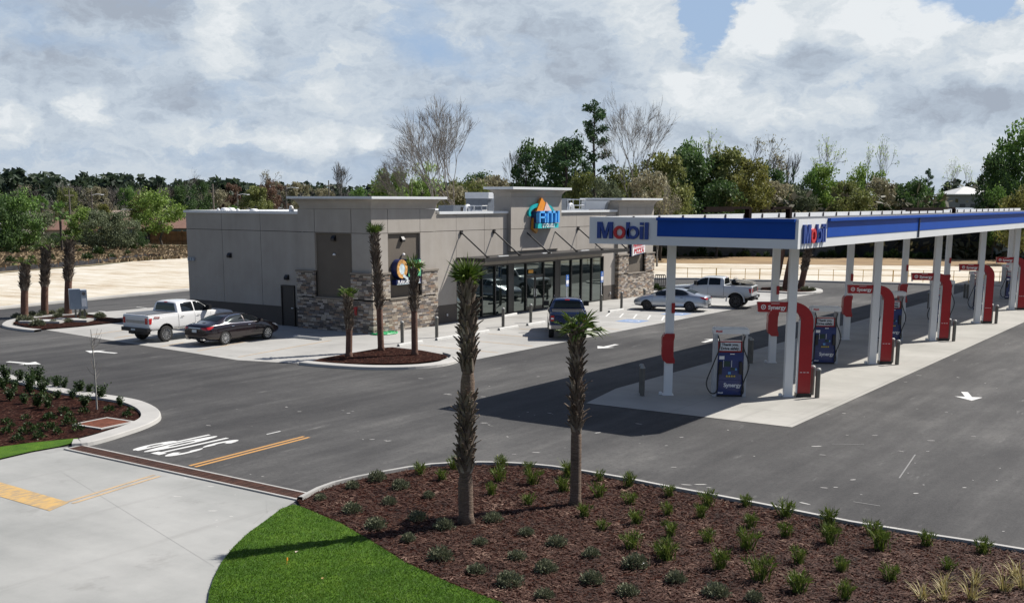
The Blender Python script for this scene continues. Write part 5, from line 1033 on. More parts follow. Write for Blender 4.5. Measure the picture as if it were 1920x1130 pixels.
spiky_m = leaf_mat('spiky_leaf', [(.030, .055, .010), (.07, .11, .016), (.13, .17, .03), (.30, .32, .09)], .55, .25, 2); gold_m = leaf_mat('golden_leaf', [(.14, .11, .03), (.30, .24, .08), (.42, .37, .17), (.60, .55, .36)], .6, .25, 4)
mound_m = leaf_mat('grey_green_leaf', [(.045, .055, .030), (.10, .115, .065), (.17, .18, .11), (.30, .31, .20)], .7, .15, 4); shrub_m = leaf_mat('dark_shrub_leaf', [(.010, .022, .008), (.022, .045, .012), (.045, .08, .02), (.10, .13, .035)], .5, .2, 3)
def blades(mb, nb, L_, spread, wd, rg, curl=.5, base=.08, fanny=False):
    for k in range(nb):
        a = rg.uniform(0, 2*PI); t_ = rg.random()**.7*spread; l = L_*rg.uniform(.6, 1.1); p = Vector((rg.gauss(0, base), rg.gauss(0, base), 0)); o = Vector((math.cos(a), math.sin(a), 0)); sd = Vector((-o.y, o.x, 0))*wd/2; pts = []
        for j in range(4):
            s_ = j/3; th = t_+curl*s_*s_; pts.append(p); p = p+(o*math.sin(th)+Vector((0, 0, 1))*math.cos(th))*l/3
        vs = []
        for j, q in enumerate(pts): w_ = sd*(1, .9, .7, .15)[j]; vs += [q-w_, q+w_]
        mb.add(vs, [(0, 1, 3, 2), (2, 3, 5, 4), (4, 5, 7, 6)])
def frondlets(mb, nb, L_, rg):
    "stiff palm-like leaflets on short stalks"
    for k in range(nb):
        a = rg.uniform(0, 2*PI); t_ = rg.uniform(.1, .75); o = Vector((math.cos(a), math.sin(a), 0)); d = o*math.sin(t_)+Vector((0, 0, math.cos(t_))); b0 = Vector((rg.gauss(0, .06), rg.gauss(0, .06), 0)); fan(mb, b0, d, L_*rg.uniform(.35, .7), R(55), 7, L_*.5, .022, .1, rg)
def mound(mb, nleaf, r_, h, sz, rg, up=.8):
    for k in range(nleaf):
        a = rg.uniform(0, 2*PI); el_ = math.asin(rg.uniform(0, 1)); rr = r_*rg.uniform(.35, 1.); c = Vector((math.cos(a)*math.cos(el_)*rr, math.sin(a)*math.cos(el_)*rr, math.sin(el_)*rr*h/r_+.02)); d = (c.normalized()+Vector((rg.gauss(0, .5), rg.gauss(0, .5), rg.gauss(0, .4)+up*.6))).normalized(); sd = d.cross(Vector((rg.gauss(0, 1), rg.gauss(0, 1), rg.gauss(0, 1)))).normalized()*sz*.28; l = sz*rg.uniform(.7, 1.4)
        mb.add([c, c+d*l*.5+sd, c+d*l, c+d*l*.5-sd], [(0, 1, 2, 3)])
def upright(mb, rg, h=.62, r_=.36):
    for s_ in range(13):
        a = rg.uniform(0, 2*PI); top = Vector((math.cos(a)*r_*rg.uniform(.1, .9), math.sin(a)*r_*rg.uniform(.1, .9), h*rg.uniform(.65, 1.05))); mb.tube([(0, 0, 0), top*.6+Vector((0, 0, -.02)), top], [.012, .009, .005], 4)
        for k in range(34):
            f = rg.uniform(.12, 1.05); c = top*f+Vector((rg.gauss(0, .05), rg.gauss(0, .05), 0)); d = Vector((rg.gauss(0, 1), rg.gauss(0, 1), rg.gauss(.5, .7))).normalized(); sd = d.cross(Vector((rg.gauss(0, 1), rg.gauss(0, 1), 1))).normalized()*.028; l = rg.uniform(.07, .14); mb.add([c, c+d*l*.5+sd, c+d*l, c+d*l*.5-sd], [(0, 1, 2, 3)])
PROTO = {}
def plant_proto(kind, v):
    k = (kind, v)
    if k in PROTO: return PROTO[k].copy()
    rg = random.Random(hash(kind) % 100 if False else sum(map(ord, kind))+v*17); mb = MB()
    if kind == 'spiky_plant':
        blades(mb, 46, .55, .75, .018, rg, .5, .07); frondlets(mb, 12, .5, rg)
    elif kind == 'mound_shrub': mound(mb, 620, .27, .24, .06, rg); blades(mb, 50, .28, 1.0, .01, rg, .3, .09)
    elif kind == 'golden_grass': blades(mb, 34, .62, .95, .026, rg, 1.1, .05)
    elif kind == 'small_herb': mound(mb, 130, .15, .14, .06, rg)
    elif kind == 'leafy_shrub': upright(mb, rg)
    elif kind == 'low_bush': mound(mb, 420, .5, .7, .16, rg)
    m = {'spiky_plant': spiky_m, 'mound_shrub': mound_m, 'golden_grass': gold_m, 'small_herb': shrub_m, 'leafy_shrub': shrub_m, 'low_bush': shrub_m}[kind]
    o = mb.build(kind, m, None, recalc=False); PROTO[k] = o; return o
def plant(kind, x, y, label, cat, group, sc=1., i=0, z=.05):
    o = plant_proto(kind, i % 4); first_ = not o.users_collection
    if first_: C.objects.link(o)
    p = g(x, y) if y is not None else x; s_ = sc*rnd.uniform(.7, 1.22); o.location = (p.x, p.y, z); o.rotation_euler = (0, 0, rnd.uniform(0, 2*PI)); o.scale = (s_, s_, s_*rnd.uniform(.85, 1.15)); tag(o, label, cat, group); return o
def row(kind, pts, desc, cat, group, f=(1, 0, 0), sc=1.):
    sc *= {'spiky_plant': .78, 'mound_shrub': .8, 'golden_grass': .75, 'leafy_shrub': .72}.get(kind, 1)
    pts = sorted(pts)
    for i, (x, y) in enumerate(pts):
        X, Y = f[1]+x/f[0], f[2]+y/f[0]
        if len(pts) == 1: l = 'only '+desc
        elif i == len(pts)-1: l = 'last '+desc
        else: l = ORD[min(i, 15)]+' '+desc
        plant(kind, X, Y, l, cat, group, sc*rnd.uniform(.9, 1.1), rnd.randrange(4))
A = (2.8235, 560, 760); B = (2.8235, 1240, 760)
GS, GM = 'spiky green plants in the foreground mulch bed', 'grey-green mounded shrubs in the foreground mulch bed'
row('spiky_plant', [(645, 372), (822, 345), (1072, 340), (1215, 350), (1425, 385), (1592, 405), (1750, 440)], 'spiky plant from the left behind the kerb, left half of the bed', 'plant', GS, A, .92)
row('spiky_plant', [(757, 405), (1062, 412), (1236, 425), (1400, 465), (1590, 495), (1757, 530)], 'spiky plant from the left in the row behind the kerbside ones', 'plant', GS, A, .95)
row('spiky_plant', [(1022, 482), (1215, 535), (1510, 600), (1605, 668), (1785, 640), (1765, 765), (1912, 800)], 'spiky plant from the left in the loose middle row', 'plant', GS, A, 1.)
row('spiky_plant', [(40, 490), (248, 540), (445, 545), (658, 600), (878, 645), (1120, 695), (1400, 755), (1705, 795)], 'spiky plant from the left along the kerb, right half of the bed', 'plant', GS, B, 1.)
row('spiky_plant', [(32, 590), (210, 605), (470, 655), (655, 705), (890, 740), (1155, 775), (1515, 880)], 'spiky plant from the left in the second row, right half', 'plant', GS, B, 1.)
row('spiky_plant', [(50, 705), (245, 735), (450, 770), (725, 850), (955, 890), (1215, 940)], 'spiky plant from the left in the third row, right half', 'plant', GS, B, 1.05)
row('spiky_plant', [(28, 830), (308, 878), (530, 940), (720, 1000), (975, 1040)], 'spiky plant from the left in the nearest row, right half', 'plant', GS, B, 1.1)
row('mound_shrub', [(115, 508), (285, 448), (415, 408), (540, 450)], 'grey-green mound from the left along the rear kerb curve', 'shrub', GM, A)
row('mound_shrub', [(285, 577), (480, 532), (690, 497)], 'grey-green mound from the left in the rear middle row', 'shrub', GM, A)
row('mound_shrub', [(410, 662), (630, 618), (770, 665), (1030, 622)], 'grey-green mound from the left in the row beside the tallest palm', 'shrub', GM, A)
row('mound_shrub', [(580, 730), (960, 748), (1205, 696), (1365, 752)], 'grey-green mound from the left in the row in front of the palms', 'shrub', GM, A)
row('mound_shrub', [(750, 828), (1155, 823), (1310, 893), (1550, 812), (1780, 870)], 'grey-green mound from the left in the second nearest row', 'shrub', GM, A)
row('mound_shrub', [(940, 897), (1120, 962), (1300, 1030), (1550, 952), (1740, 1015)], 'grey-green mound from the left in the nearest row by the lawn', 'shrub', GM, A)
row('mound_shrub', [(75, 948), (290, 1020), (490, 1046)], 'grey-green mound from the left at the lower picture edge', 'shrub', GM, B)
row('golden_grass', [(1490, 990), (1660, 965), (1870, 925)], 'pale golden grass tuft from the left, upper row at the corner', 'grass tuft', 'golden grass tufts at the lower right corner', B)
row('golden_grass', [(1380, 1046), (1500, 1046), (1640, 1044), (1810, 1000), (1905, 985)], 'pale golden grass tuft from the left, lower row at the corner', 'grass tuft', 'golden grass tufts at the lower right corner', B)
Cc = (6., 0, 700); GL = 'upright dark shrubs in the left mulch bed'
row('leafy_shrub', [(70, 110), (225, 110), (345, 135), (430, 110), (530, 170), (640, 180), (720, 190), (900, 235), (1000, 240), (1130, 300), (1350, 385)], 'upright dark shrub from the left along the bed kerb', 'shrub', GL, Cc, 1.2)
row('leafy_shrub', [(40, 190), (170, 220), (330, 250), (480, 250), (650, 300), (820, 300), (950, 395)], 'upright dark shrub from the left in the second row', 'shrub', GL, Cc, 1.15)
row('leafy_shrub', [(110, 320), (270, 355), (420, 395), (545, 415)], 'upright dark shrub from the left in the front row', 'shrub', GL, Cc, 1.1)
GH = 'small low herbs in the left mulch bed'
row('small_herb', [(290, 535), (545, 520), (725, 475), (950, 468), (1230, 445), (1480, 435)], 'small low herb from the left in the upper row of the left bed', 'herb', GH, Cc, 1.2)
row('small_herb', [(80, 580), (130, 620), (320, 610), (450, 630), (560, 540), (780, 600), (790, 505), (1430, 495)], 'small low herb from the left in the middle row of the left bed', 'herb', GH, Cc, 1.2)
row('small_herb', [(70, 695), (200, 780), (260, 705), (390, 690), (440, 750), (580, 660), (650, 695), (880, 670)], 'small low herb from the left in the lower row of the left bed', 'herb', GH, Cc, 1.2)
GI = 'small shrubs on the island by the meter cabinet'
row('mound_shrub', [(170, 305), (220, 340), (320, 285), (390, 300), (430, 280), (520, 270), (620, 265), (830, 280)], 'small shrub from the left at the rear of the cabinet island', 'shrub', GI, (5.333, 0, 540), 1.5)
row('mound_shrub', [(290, 350), (375, 385), (535, 360), (580, 300), (685, 350), (830, 335), (1000, 310)], 'small shrub from the left at the front of the cabinet island', 'shrub', GI, (5.333, 0, 540), 1.6)
row('mound_shrub', [(1460, 545), (1485, 544), (1510, 546), (1523, 546)], 'small shrub from the left around the palms under the canopy', 'shrub', 'small shrubs on the island under the canopy', (1, 0, 0), 1.8)
# staked sapling in the left bed
p, h = H_of(182, 770, 620); t = thing('sapling', 'thin bare staked sapling standing in the left mulch bed', 'sapling', (p.x, p.y, .05))
mb = MB(); mb.tube([(0, 0, 0), (.02, .02, h*.5), (-.02, .03, h)], [.03, .022, .01], 6); mb.build('stem', M('pale_bark', (.30, .29, .26), .8), t)
mb = MB()
for k in range(16): a = rnd.uniform(0, 2*PI); z = h*rnd.uniform(.3, .85); l = rnd.uniform(.25, .6); mb.tube([(0, .02, z), (math.cos(a)*l*.5, math.sin(a)*l*.5, z+l*.4), (math.cos(a)*l*.8, math.sin(a)*l*.8, z+l)], [.008, .006, .004], 3)
mb.build('twigs', M('twig', (.16, .14, .12), .8), t, recalc=False)
# utilities on the islands
p = g(148, 601); t = thing('meter_cabinet', 'grey electric meter cabinet on two steel posts by the left palms', 'meter cabinet', (p.x, p.y, .05), R(-30)); _, hh = H_of(148, 601, 543)
mb = MB(); mb.box(-.45, .15, -.3, .3, hh-1.15, hh); mb.build('cabinet', M('cabinet_grey', (.22, .27, .33), .5, var=.06), t)
mb = MB(); mb.box(.16, .5, -.32, .3, hh-1.15, hh-.05); mb.build('meter_panel', M('panel_light', (.36, .41, .47), .5, var=.06), t)
mb = MB(); mb.tube([(.32, -.33, hh-.25), (.32, -.42, hh-.25)], .1, 14); mb.build('meter_dial', M('dial', (.12, .11, .11), .3, var=0), t); mb = MB(); mb.box(.2, .45, -.34, -.321, hh-1.0, hh-.55); mb.build('access_plate', whites, t)
for x in (-.15, .1, .34): mb = MB(); mb.box(x-.05, x+.05, -.05, .05, 0, hh-1.1); mb.build('post', bsteel, t)
for (a, b, c, l) in ((83, 606, 1.2, 'flat concrete cover slab left on the cabinet island'), (137, 603.5, 1.1, 'flat concrete cover slab at the foot of the meter cabinet')):
    p = g(a, b); t = thing('cover_slab', l, 'cover slab', (p.x, p.y, .06), R(-60)); mb = MB(); mb.box(-c, c, -.6, .6, 0, .12); mb.build('slab', MATS['concrete_kerb'], t); mb = MB(); mb.box(-c*.5, c*.5, -.3, .3, .12, .135); mb.build('lid', cst, t)
rust = M('rusty_grate', (.16, .05, .025), .85, var=.4, scale=6)
def grate(name, label, cx, cy, L_, W_, rz, bars, z, border, grp=None):
    t = thing(name, label, 'grate', (cx, cy, z), rz, grp); mb = MB(); b_ = border
    mb.box(-L_/2-b_, L_/2+b_, -W_/2-b_, -W_/2, 0, .035); mb.box(-L_/2-b_, L_/2+b_, W_/2, W_/2+b_, 0, .035); mb.box(-L_/2-b_, -L_/2, -W_/2, W_/2, 0, .035); mb.box(L_/2, L_/2+b_, -W_/2, W_/2, 0, .035); mb.build('frame', MATS['concrete_kerb'], t)
    mb = MB(); mb.box(-L_/2, L_/2, -W_/2, W_/2, .002, .006); mb.build('pit', M('pit_dark', (.03, .015, .012), .9, var=0), t); return t
p = (g(155, 798)+g(237, 797)+g(196, 790)+g(194, 804))/4; t = grate('storm_grate', 'rusty square storm grate with pale frame at the left bed edge', p.x, p.y, 1.15, 1.15, R(4), 12, .055, .1)
mb = MB()
for k in range(16): mb.box(-.57, .57, -.56+k*.073, -.53+k*.073, .006, .03)
mb.build('bars', rust, t)
t = grate('trench_drain', 'long rusty trench drain across the driveway mouth', 18.42, 23.2, 9.15, .46, R(90)-.055+R(2.6), 40, .008, .07)
for k in range(10):
    mb = MB(); x0 = -4.57+k*.914
    for j in range(9): mb.box(x0+.02, x0+.895, -.225+j*.052, -.198+j*.052, .007, .03)
    for j in range(5): mb.box(x0+.02+j*.215, x0+.05+j*.215, -.225, .225, .008, .028)
    mb.build('grating', M('drain_rust', (.075, .032, .020), .85, var=.4, scale=4), t)
mb = MB(); poly(mb, [(14.2, 18.3), (14.205, 18.32), (18.1, 21), (18.1, 20.985)][:0] or [(17.6, 18.75), (17.62, 18.75), (16.2, 17.95), (16.18, 17.97)], .0085)
for a, b in (((499, 938), (501, 962)), ((115, 884), (402, 1062))): strip(mb, g(*a), g(*b), .012, .0085)
struct(mb.build('concrete_joint', M('joint_dark', (.27, .27, .26), .9, var=0)))
# a little litter
for (x, y, c, l, m_, s_) in ((605, 1090, 'leaf', 'small tan dead leaf on the lawn', (.5, .3, .13), .03), (556, 1040, 'leaf', 'pale curled leaf near the middle of the lawn', (.4, .33, .27), .04), (1205, 1063, 'scrap', 'white plastic scrap among the shrubs in the mulch', (.7, .72, .75), .08), (1290, 1018, 'scrap', 'tiny white paper scrap in the mulch', (.7, .7, .7), .0)):
    if not s_: continue
    p = g(x, y); mb = MB(); mb.add([(-s_, -s_*.6, 0), (s_, -s_*.4, s_*.5), (s_*.8, s_*.6, .01), (-s_*.7, s_*.5, s_*.6), (0, 0, s_*.2)], [(0, 1, 4), (1, 2, 4), (2, 3, 4), (3, 0, 4)]); o = mb.build(c, M('litter_%d' % x, m_, .7, var=.1)); o.location = (p.x, p.y, .065); tag(o, l, c)
p = g(538, 1062); mb = MB(); mb.tube([(0, 0, 0), (.005, 0, .13)], .005, 5); mb.box(.005, .035, -.002, .002, .07, .13); o = mb.build('marker_flag', M('flag_orange', (.7, .28, .02), .6, var=0)); o.location = (p.x, p.y, .054); tag(o, 'small orange marker flag stuck in the lawn', 'flag')

# ------------------------------------------------------------------ shredded bark chips on the near bed
mb = MB(); rg = random.Random(5); Vs = []; Fs = []; bpoly = [tuple(p) for p in bedk]+near+[tuple(p) for p in reversed(gp(bed_line))]
def inside(x, y, P):
    c = False; j = len(P)-1
    for i in range(len(P)):
        if (P[i][1] > y) != (P[j][1] > y) and x < (P[j][0]-P[i][0])*(y-P[i][1])/(P[j][1]-P[i][1])+P[i][0]: c = not c
        j = i
    return c
k = 0
while k < 34000:
    q = g(rg.uniform(540, 1930), rg.uniform(868, 1140))
    if not inside(q.x, q.y, bpoly): continue
    k += 1; a = rg.uniform(0, PI); l = rg.uniform(.02, .06); w_ = rg.uniform(.005, .013); c, s_ = math.cos(a), math.sin(a); z = .055+rg.uniform(0, .03); tz = rg.uniform(-.018, .018); o = len(Vs)
    Vs += [(q.x-c*l-s_*w_, q.y-s_*l+c*w_, z-tz), (q.x+c*l-s_*w_, q.y+s_*l+c*w_, z+tz), (q.x+c*l+s_*w_, q.y+s_*l-c*w_, z+tz+.006), (q.x-c*l+s_*w_, q.y-s_*l-c*w_, z-tz+.006)]; Fs.append((o, o+1, o+2, o+3))
mb.add(Vs, Fs); chip = leaf_mat('bark_chip', [(.006, .0025, .002), (.026, .010, .006), (.052, .021, .013), (.085, .041, .027), (.32, .21, .155)], .8, 0, 1.)
tag(mb.build('bark_chips', chip, recalc=False), 'reddish brown shredded bark chips over the foreground bed', 'mulch', kind='stuff')

mb = MB(); Vs = []; Fs = []; k = 0
while k < 42000:
    q = g(rg.uniform(385, 1000), rg.uniform(945, 1145))
    if not inside(q.x, q.y, lawn): continue
    k += 1; a = rg.uniform(0, PI); w_ = rg.uniform(.004, .008); h = rg.uniform(.018, .045); c, s_ = math.cos(a), math.sin(a); o = len(Vs); lx, ly = rg.gauss(0, .02), rg.gauss(0, .02)
    Vs += [(q.x-c*w_, q.y-s_*w_, .053), (q.x+c*w_, q.y+s_*w_, .053), (q.x+lx, q.y+ly, .053+h)]; Fs.append((o, o+1, o+2))
mb.add(Vs, Fs); tag(mb.build('grass_blades', leaf_mat('turf_blade', [(.024, .062, .003), (.050, .115, .006), (.085, .17, .012), (.19, .25, .04)], .6, .3, 1.2), recalc=False), 'short bright green grass blades of the foreground lawn', 'grass', kind='stuff')
# ------------------------------------------------------------------ trees
LM = {'dark': [(0.028, 0.053, 0.022), (0.048, 0.091, 0.032), (0.082, 0.143, 0.043), (0.152, 0.237, 0.073)], 'olive': [(0.069, 0.084, 0.032), (0.129, 0.155, 0.050), (0.214, 0.237, 0.073), (0.321, 0.342, 0.112)],
      'bright': [(0.065, 0.107, 0.023), (0.133, 0.216, 0.040), (0.222, 0.321, 0.069), (0.358, 0.458, 0.135)], 'mid': [(0.043, 0.091, 0.027), (0.085, 0.162, 0.041), (0.152, 0.260, 0.059), (0.274, 0.409, 0.100)], 'pale': [(0.223, 0.304, 0.124), (0.370, 0.487, 0.193), (0.536, 0.646, 0.286), (0.729, 0.835, 0.424)],
      'red': [(0.078, 0.046, 0.032), (0.133, 0.072, 0.050), (0.181, 0.118, 0.080), (0.235, 0.185, 0.122)], 'brown': [(0.129, 0.109, 0.069), (0.223, 0.197, 0.124), (0.321, 0.304, 0.193), (0.465, 0.463, 0.310)], 'pine': [(0.022, 0.050, 0.027), (0.038, 0.084, 0.039), (0.066, 0.129, 0.050), (0.116, 0.197, 0.079)], 'yellow': [(0.078, 0.087, 0.023), (0.140, 0.148, 0.040), (0.222, 0.223, 0.063), (0.332, 0.321, 0.095)],
      'grey': [(0.062, 0.079, 0.046), (0.116, 0.143, 0.082), (0.188, 0.222, 0.124), (0.297, 0.342, 0.206)]}
LM['under'] = [(.03, .032, .016), (.065, .066, .032), (.11, .10, .055), (.19, .165, .11)]
LM['ridge'] = [(.020, .034, .022), (.032, .052, .032), (.048, .072, .040), (.075, .10, .055)]
LMAT = {k: leaf_mat('leaf_'+k, v, .6, .32, .35) for k, v in LM.items()}
barem = M('bare_bark', (.17, .155, .14), .9, var=.25, scale=1); barkd = M('dark_bark', (.06, .05, .042), .9, var=.3, scale=1)
def branch(mb, p, d, l, r_, dep, rg, spread=.55, upb=.12, kids=(2, 3), seg=5, tips=None, minr=.012, ratio=(.66, .86)):
    mid = p+d*l*.5+Vector((rg.gauss(0, 1), rg.gauss(0, 1), rg.gauss(0, 1)))*l*.05; e = p+d*l; mb.tube([p, mid, e], [r_, r_*.85, max(r_*.68, minr)], seg if dep > 2 else 3, cap=False)
    if dep == 0:
        if tips is not None: tips.append(e)
        return
    for k in range(rg.randint(*kids)):
        a = Vector((rg.gauss(0, 1), rg.gauss(0, 1), rg.gauss(0, 1))); a = (a-d*a.dot(d)).normalized(); t_ = spread*rg.uniform(.45, 1.25); nd = (d*math.cos(t_)+a*math.sin(t_)+Vector((0, 0, upb))).normalized()
        branch(mb, p+d*l*rg.uniform(.55, 1.), nd, l*rg.uniform(*ratio), max(r_*rg.uniform(.5, .68), minr), dep-1, rg, spread, upb, kids, seg, tips, minr, ratio)
def cards(mb, c, n_, R_, sz, rg, flat=1.):
    Vs = []; Fs = []
    for i in range(n_):
        v = Vector((rg.gauss(0, 1), rg.gauss(0, 1), rg.gauss(0, 1))).normalized()*(rg.random()**.45); q = Vector((c[0]+v.x*R_[0], c[1]+v.y*R_[1], c[2]+v.z*R_[2]))
        a = Vector((rg.gauss(0, 1), rg.gauss(0, 1), rg.gauss(0, 1)*flat)).normalized(); b = a.cross(Vector((rg.gauss(0, 1), rg.gauss(0, 1), rg.gauss(0, 1)))).normalized(); s1 = sz*rg.uniform(.6, 1.3); s2 = s1*.55; o = len(Vs)
        Vs += [q-a*s1*.5, q+b*s2*.5, q+a*s1*.5, q-b*s2*.5]; Fs.append((o, o+1, o+2, o+3))
    mb.add(Vs, Fs)
def t_leafy(kind, seed, h=10., wdt=8., dens=1., open_=0., sz=.40, trunkh=.22):
    rg = random.Random(seed); r = thing('tree', '', 'tree'); tr = MB(); tips = []; base = h*trunkh
    branch(tr, Vector((0, 0, -.3)), Vector((rg.gauss(0, .04), rg.gauss(0, .04), 1)).normalized(), base+.6, h*.022, 4, rg, .62, .16, (2, 3), 6, tips, .02, (.55, .85)); 
    tr.build('trunk', barkd if kind not in ('pale', 'grey', 'brown', 'red') else barem, r, True)
    cr = MB(); nl = int(30*dens)+12
    for i in range(nl):
        a = rg.uniform(0, 2*PI); zz = rg.random(); prof = math.sin(PI*(.16+.76*zz))**.5; rr = wdt/2*prof*math.sqrt(rg.random())*.92; c = (rr*math.cos(a), rr*math.sin(a), base*.7+(h-base*.7)*(.10+.80*zz)); q = wdt*rg.uniform(.10, .19)*(1-open_*.45)
        cards(cr, c, int(105*dens*(1-open_*.5)), (q, q, q*.78), sz, rg)
    cr.build('crown', LMAT[kind], r, recalc=False); return r
def t_bare(seed, h=14., kind=None, spread=.5, dep=7, lean=(0, 0), r0=.24, fork=1, upb=.1, minr=.018):
    rg = random.Random(seed); r = thing('bare_tree', '', 'tree'); tr = MB(); tips = []
    branch(tr, Vector((0, 0, -.3)), Vector((lean[0], lean[1], 1)).normalized(), h*.24, r0, dep, rg, spread, upb, (2, 3), 5, tips, minr, (.68, .9)); tr.build('trunk', barem, r, recalc=False)
    if kind:
        cr = MB(); 
        for q in tips[::max(1, len(tips)//1100)]: cards(cr, q, 3, (.45, .45, .4), .24, rg)
        cr.build('crown', LMAT[kind], r, recalc=False)
    return r
def t_pine(seed, h=18., wdt=6., start=.55, n_=13):
    rg = random.Random(seed); r = thing('pine_tree', '', 'tree'); tr = MB(); tr.tube([(0, 0, -.3), (.15, .1, h*.4), (-.05, .1, h*.75), (0, 0, h*.97)], [.26, .21, .14, .05], 8); cr = MB()
    for i in range(n_):
        z = h*(start+(1-start)*i/n_*.97); a = i*2.4+rg.uniform(-.4, .4); l = wdt/2*rg.uniform(.5, 1.)*(1-.45*i/n_); e = Vector((l*math.cos(a), l*math.sin(a), z+l*.35)); tr.tube([(0, 0, z-.4), e*.5+Vector((0, 0, z*.5-.1)), e], [.07, .05, .02], 4)
        for f in (.55, .8, 1.): c = Vector((e.x*f, e.y*f, z+(e.z-z)*f)); cards(cr, c, 62, (.75, .75, .5), .36, rg)
    cards(cr, (0, 0, h*.98), 130, (.9, .9, .8), .36, rg); tr.build('trunk', barkd, r, True); cr.build('crown', LMAT['pine'], r, recalc=False); return r
def t_fanpalm(seed, h=5.):
    rg = random.Random(seed); r = thing('fan_palm', '', 'palm'); tr = MB(); tr.tube([(0, 0, -.2), (0, 0, h*.78)], [.22, .2], 8); tr.build('trunk', barkd, r); cr = MB()
    for k in range(26): a = k*2.4; el_ = R(rg.uniform(-25, 75)); d = Vector((math.cos(a)*math.cos(el_), math.sin(a)*math.cos(el_), math.sin(el_))); fan(cr, Vector((0, 0, h*.8)), d, .9, R(60), 9, .9, .14, .3, rg)
    cr.build('crown', LMAT['mid'], r, recalc=False); return r
TP = {}
def proto(key, f):
    if key not in TP: TP[key] = [f(), False]
    e = TP[key]
    if not e[1]: e[1] = True; return e[0]
    return dup(e[0], (0, 0, 0))
BASEH = {}
def tree(px, pt, D, key, label, wpx=None, group=None, cat='tree', name=None):
    "px = column, pt = row of its top, D = metres away"
    f = KINDS[key][0]; o = proto(key, f)
    if key not in BASEH:
        bb = [c for ch in o.children for c in ch.bound_box]; BASEH[key] = (max(c[2] for c in bb), (max(c[0] for c in bb)-min(c[0] for c in bb)+max(c[1] for c in bb)-min(c[1] for c in bb))/2)
    h0, w0 = BASEH[key]; p = far(px, D, -.03); h = ztop(pt, D, px)+.1; sz_ = h/h0; sx = sz_
    if wpx: sx = wpx*D/FPX/w0*(1.18 if 'bare' not in key and 'pine' not in key and px > 700 else 1.05)
    o.location = p; o.scale = (sx, sx, sz_); o.rotation_euler = (0, 0, rnd.uniform(0, 6.28) if 'keep' not in key else 0); tag(o, label, cat, group)
    return o
KINDS = {}
for i, k in enumerate(('dark', 'olive', 'bright', 'mid', 'pale', 'red', 'brown', 'yellow', 'grey')):
    KINDS[k] = ((lambda k=k, i=i: t_leafy(k, 40+i, 10, 8, 1.25, .0 if k not in ('pale', 'red', 'brown') else .55)), 10., 8.2); KINDS[k+'2'] = ((lambda k=k, i=i: t_leafy(k, 80+i, 10, 9, 1.1, .25 if k not in ('pale', 'red', 'brown') else .6)), 10., 9.2)
for k in ('mid', 'grey', 'dark', 'olive'): KINDS[k+'bush'] = ((lambda k=k: t_leafy(k, 140+len(k), 8, 9, 1.3, 0, .38, .04)), 8., 9.)
KINDS['bare'] = (lambda: t_bare(5, 14, None, .5, 7), 14.5, 9.); KINDS['bare2'] = (lambda: t_bare(8, 14, None, .42, 7, minr=.022), 14.5, 8.); KINDS['bareleaf'] = (lambda: t_bare(13, 14, 'pale', .5, 6), 14., 9.); KINDS['bareleaf2'] = (lambda: t_bare(21, 14, 'brown', .52, 6), 14., 9.)
KINDS['pine'] = (lambda: t_pine(3), 18.4, 6.); KINDS['pine2'] = (lambda: t_pine(6, 18, 8, .35, 20), 18.4, 8.); KINDS['fanpalm'] = (lambda: t_fanpalm(2), 5.9, 3.6)
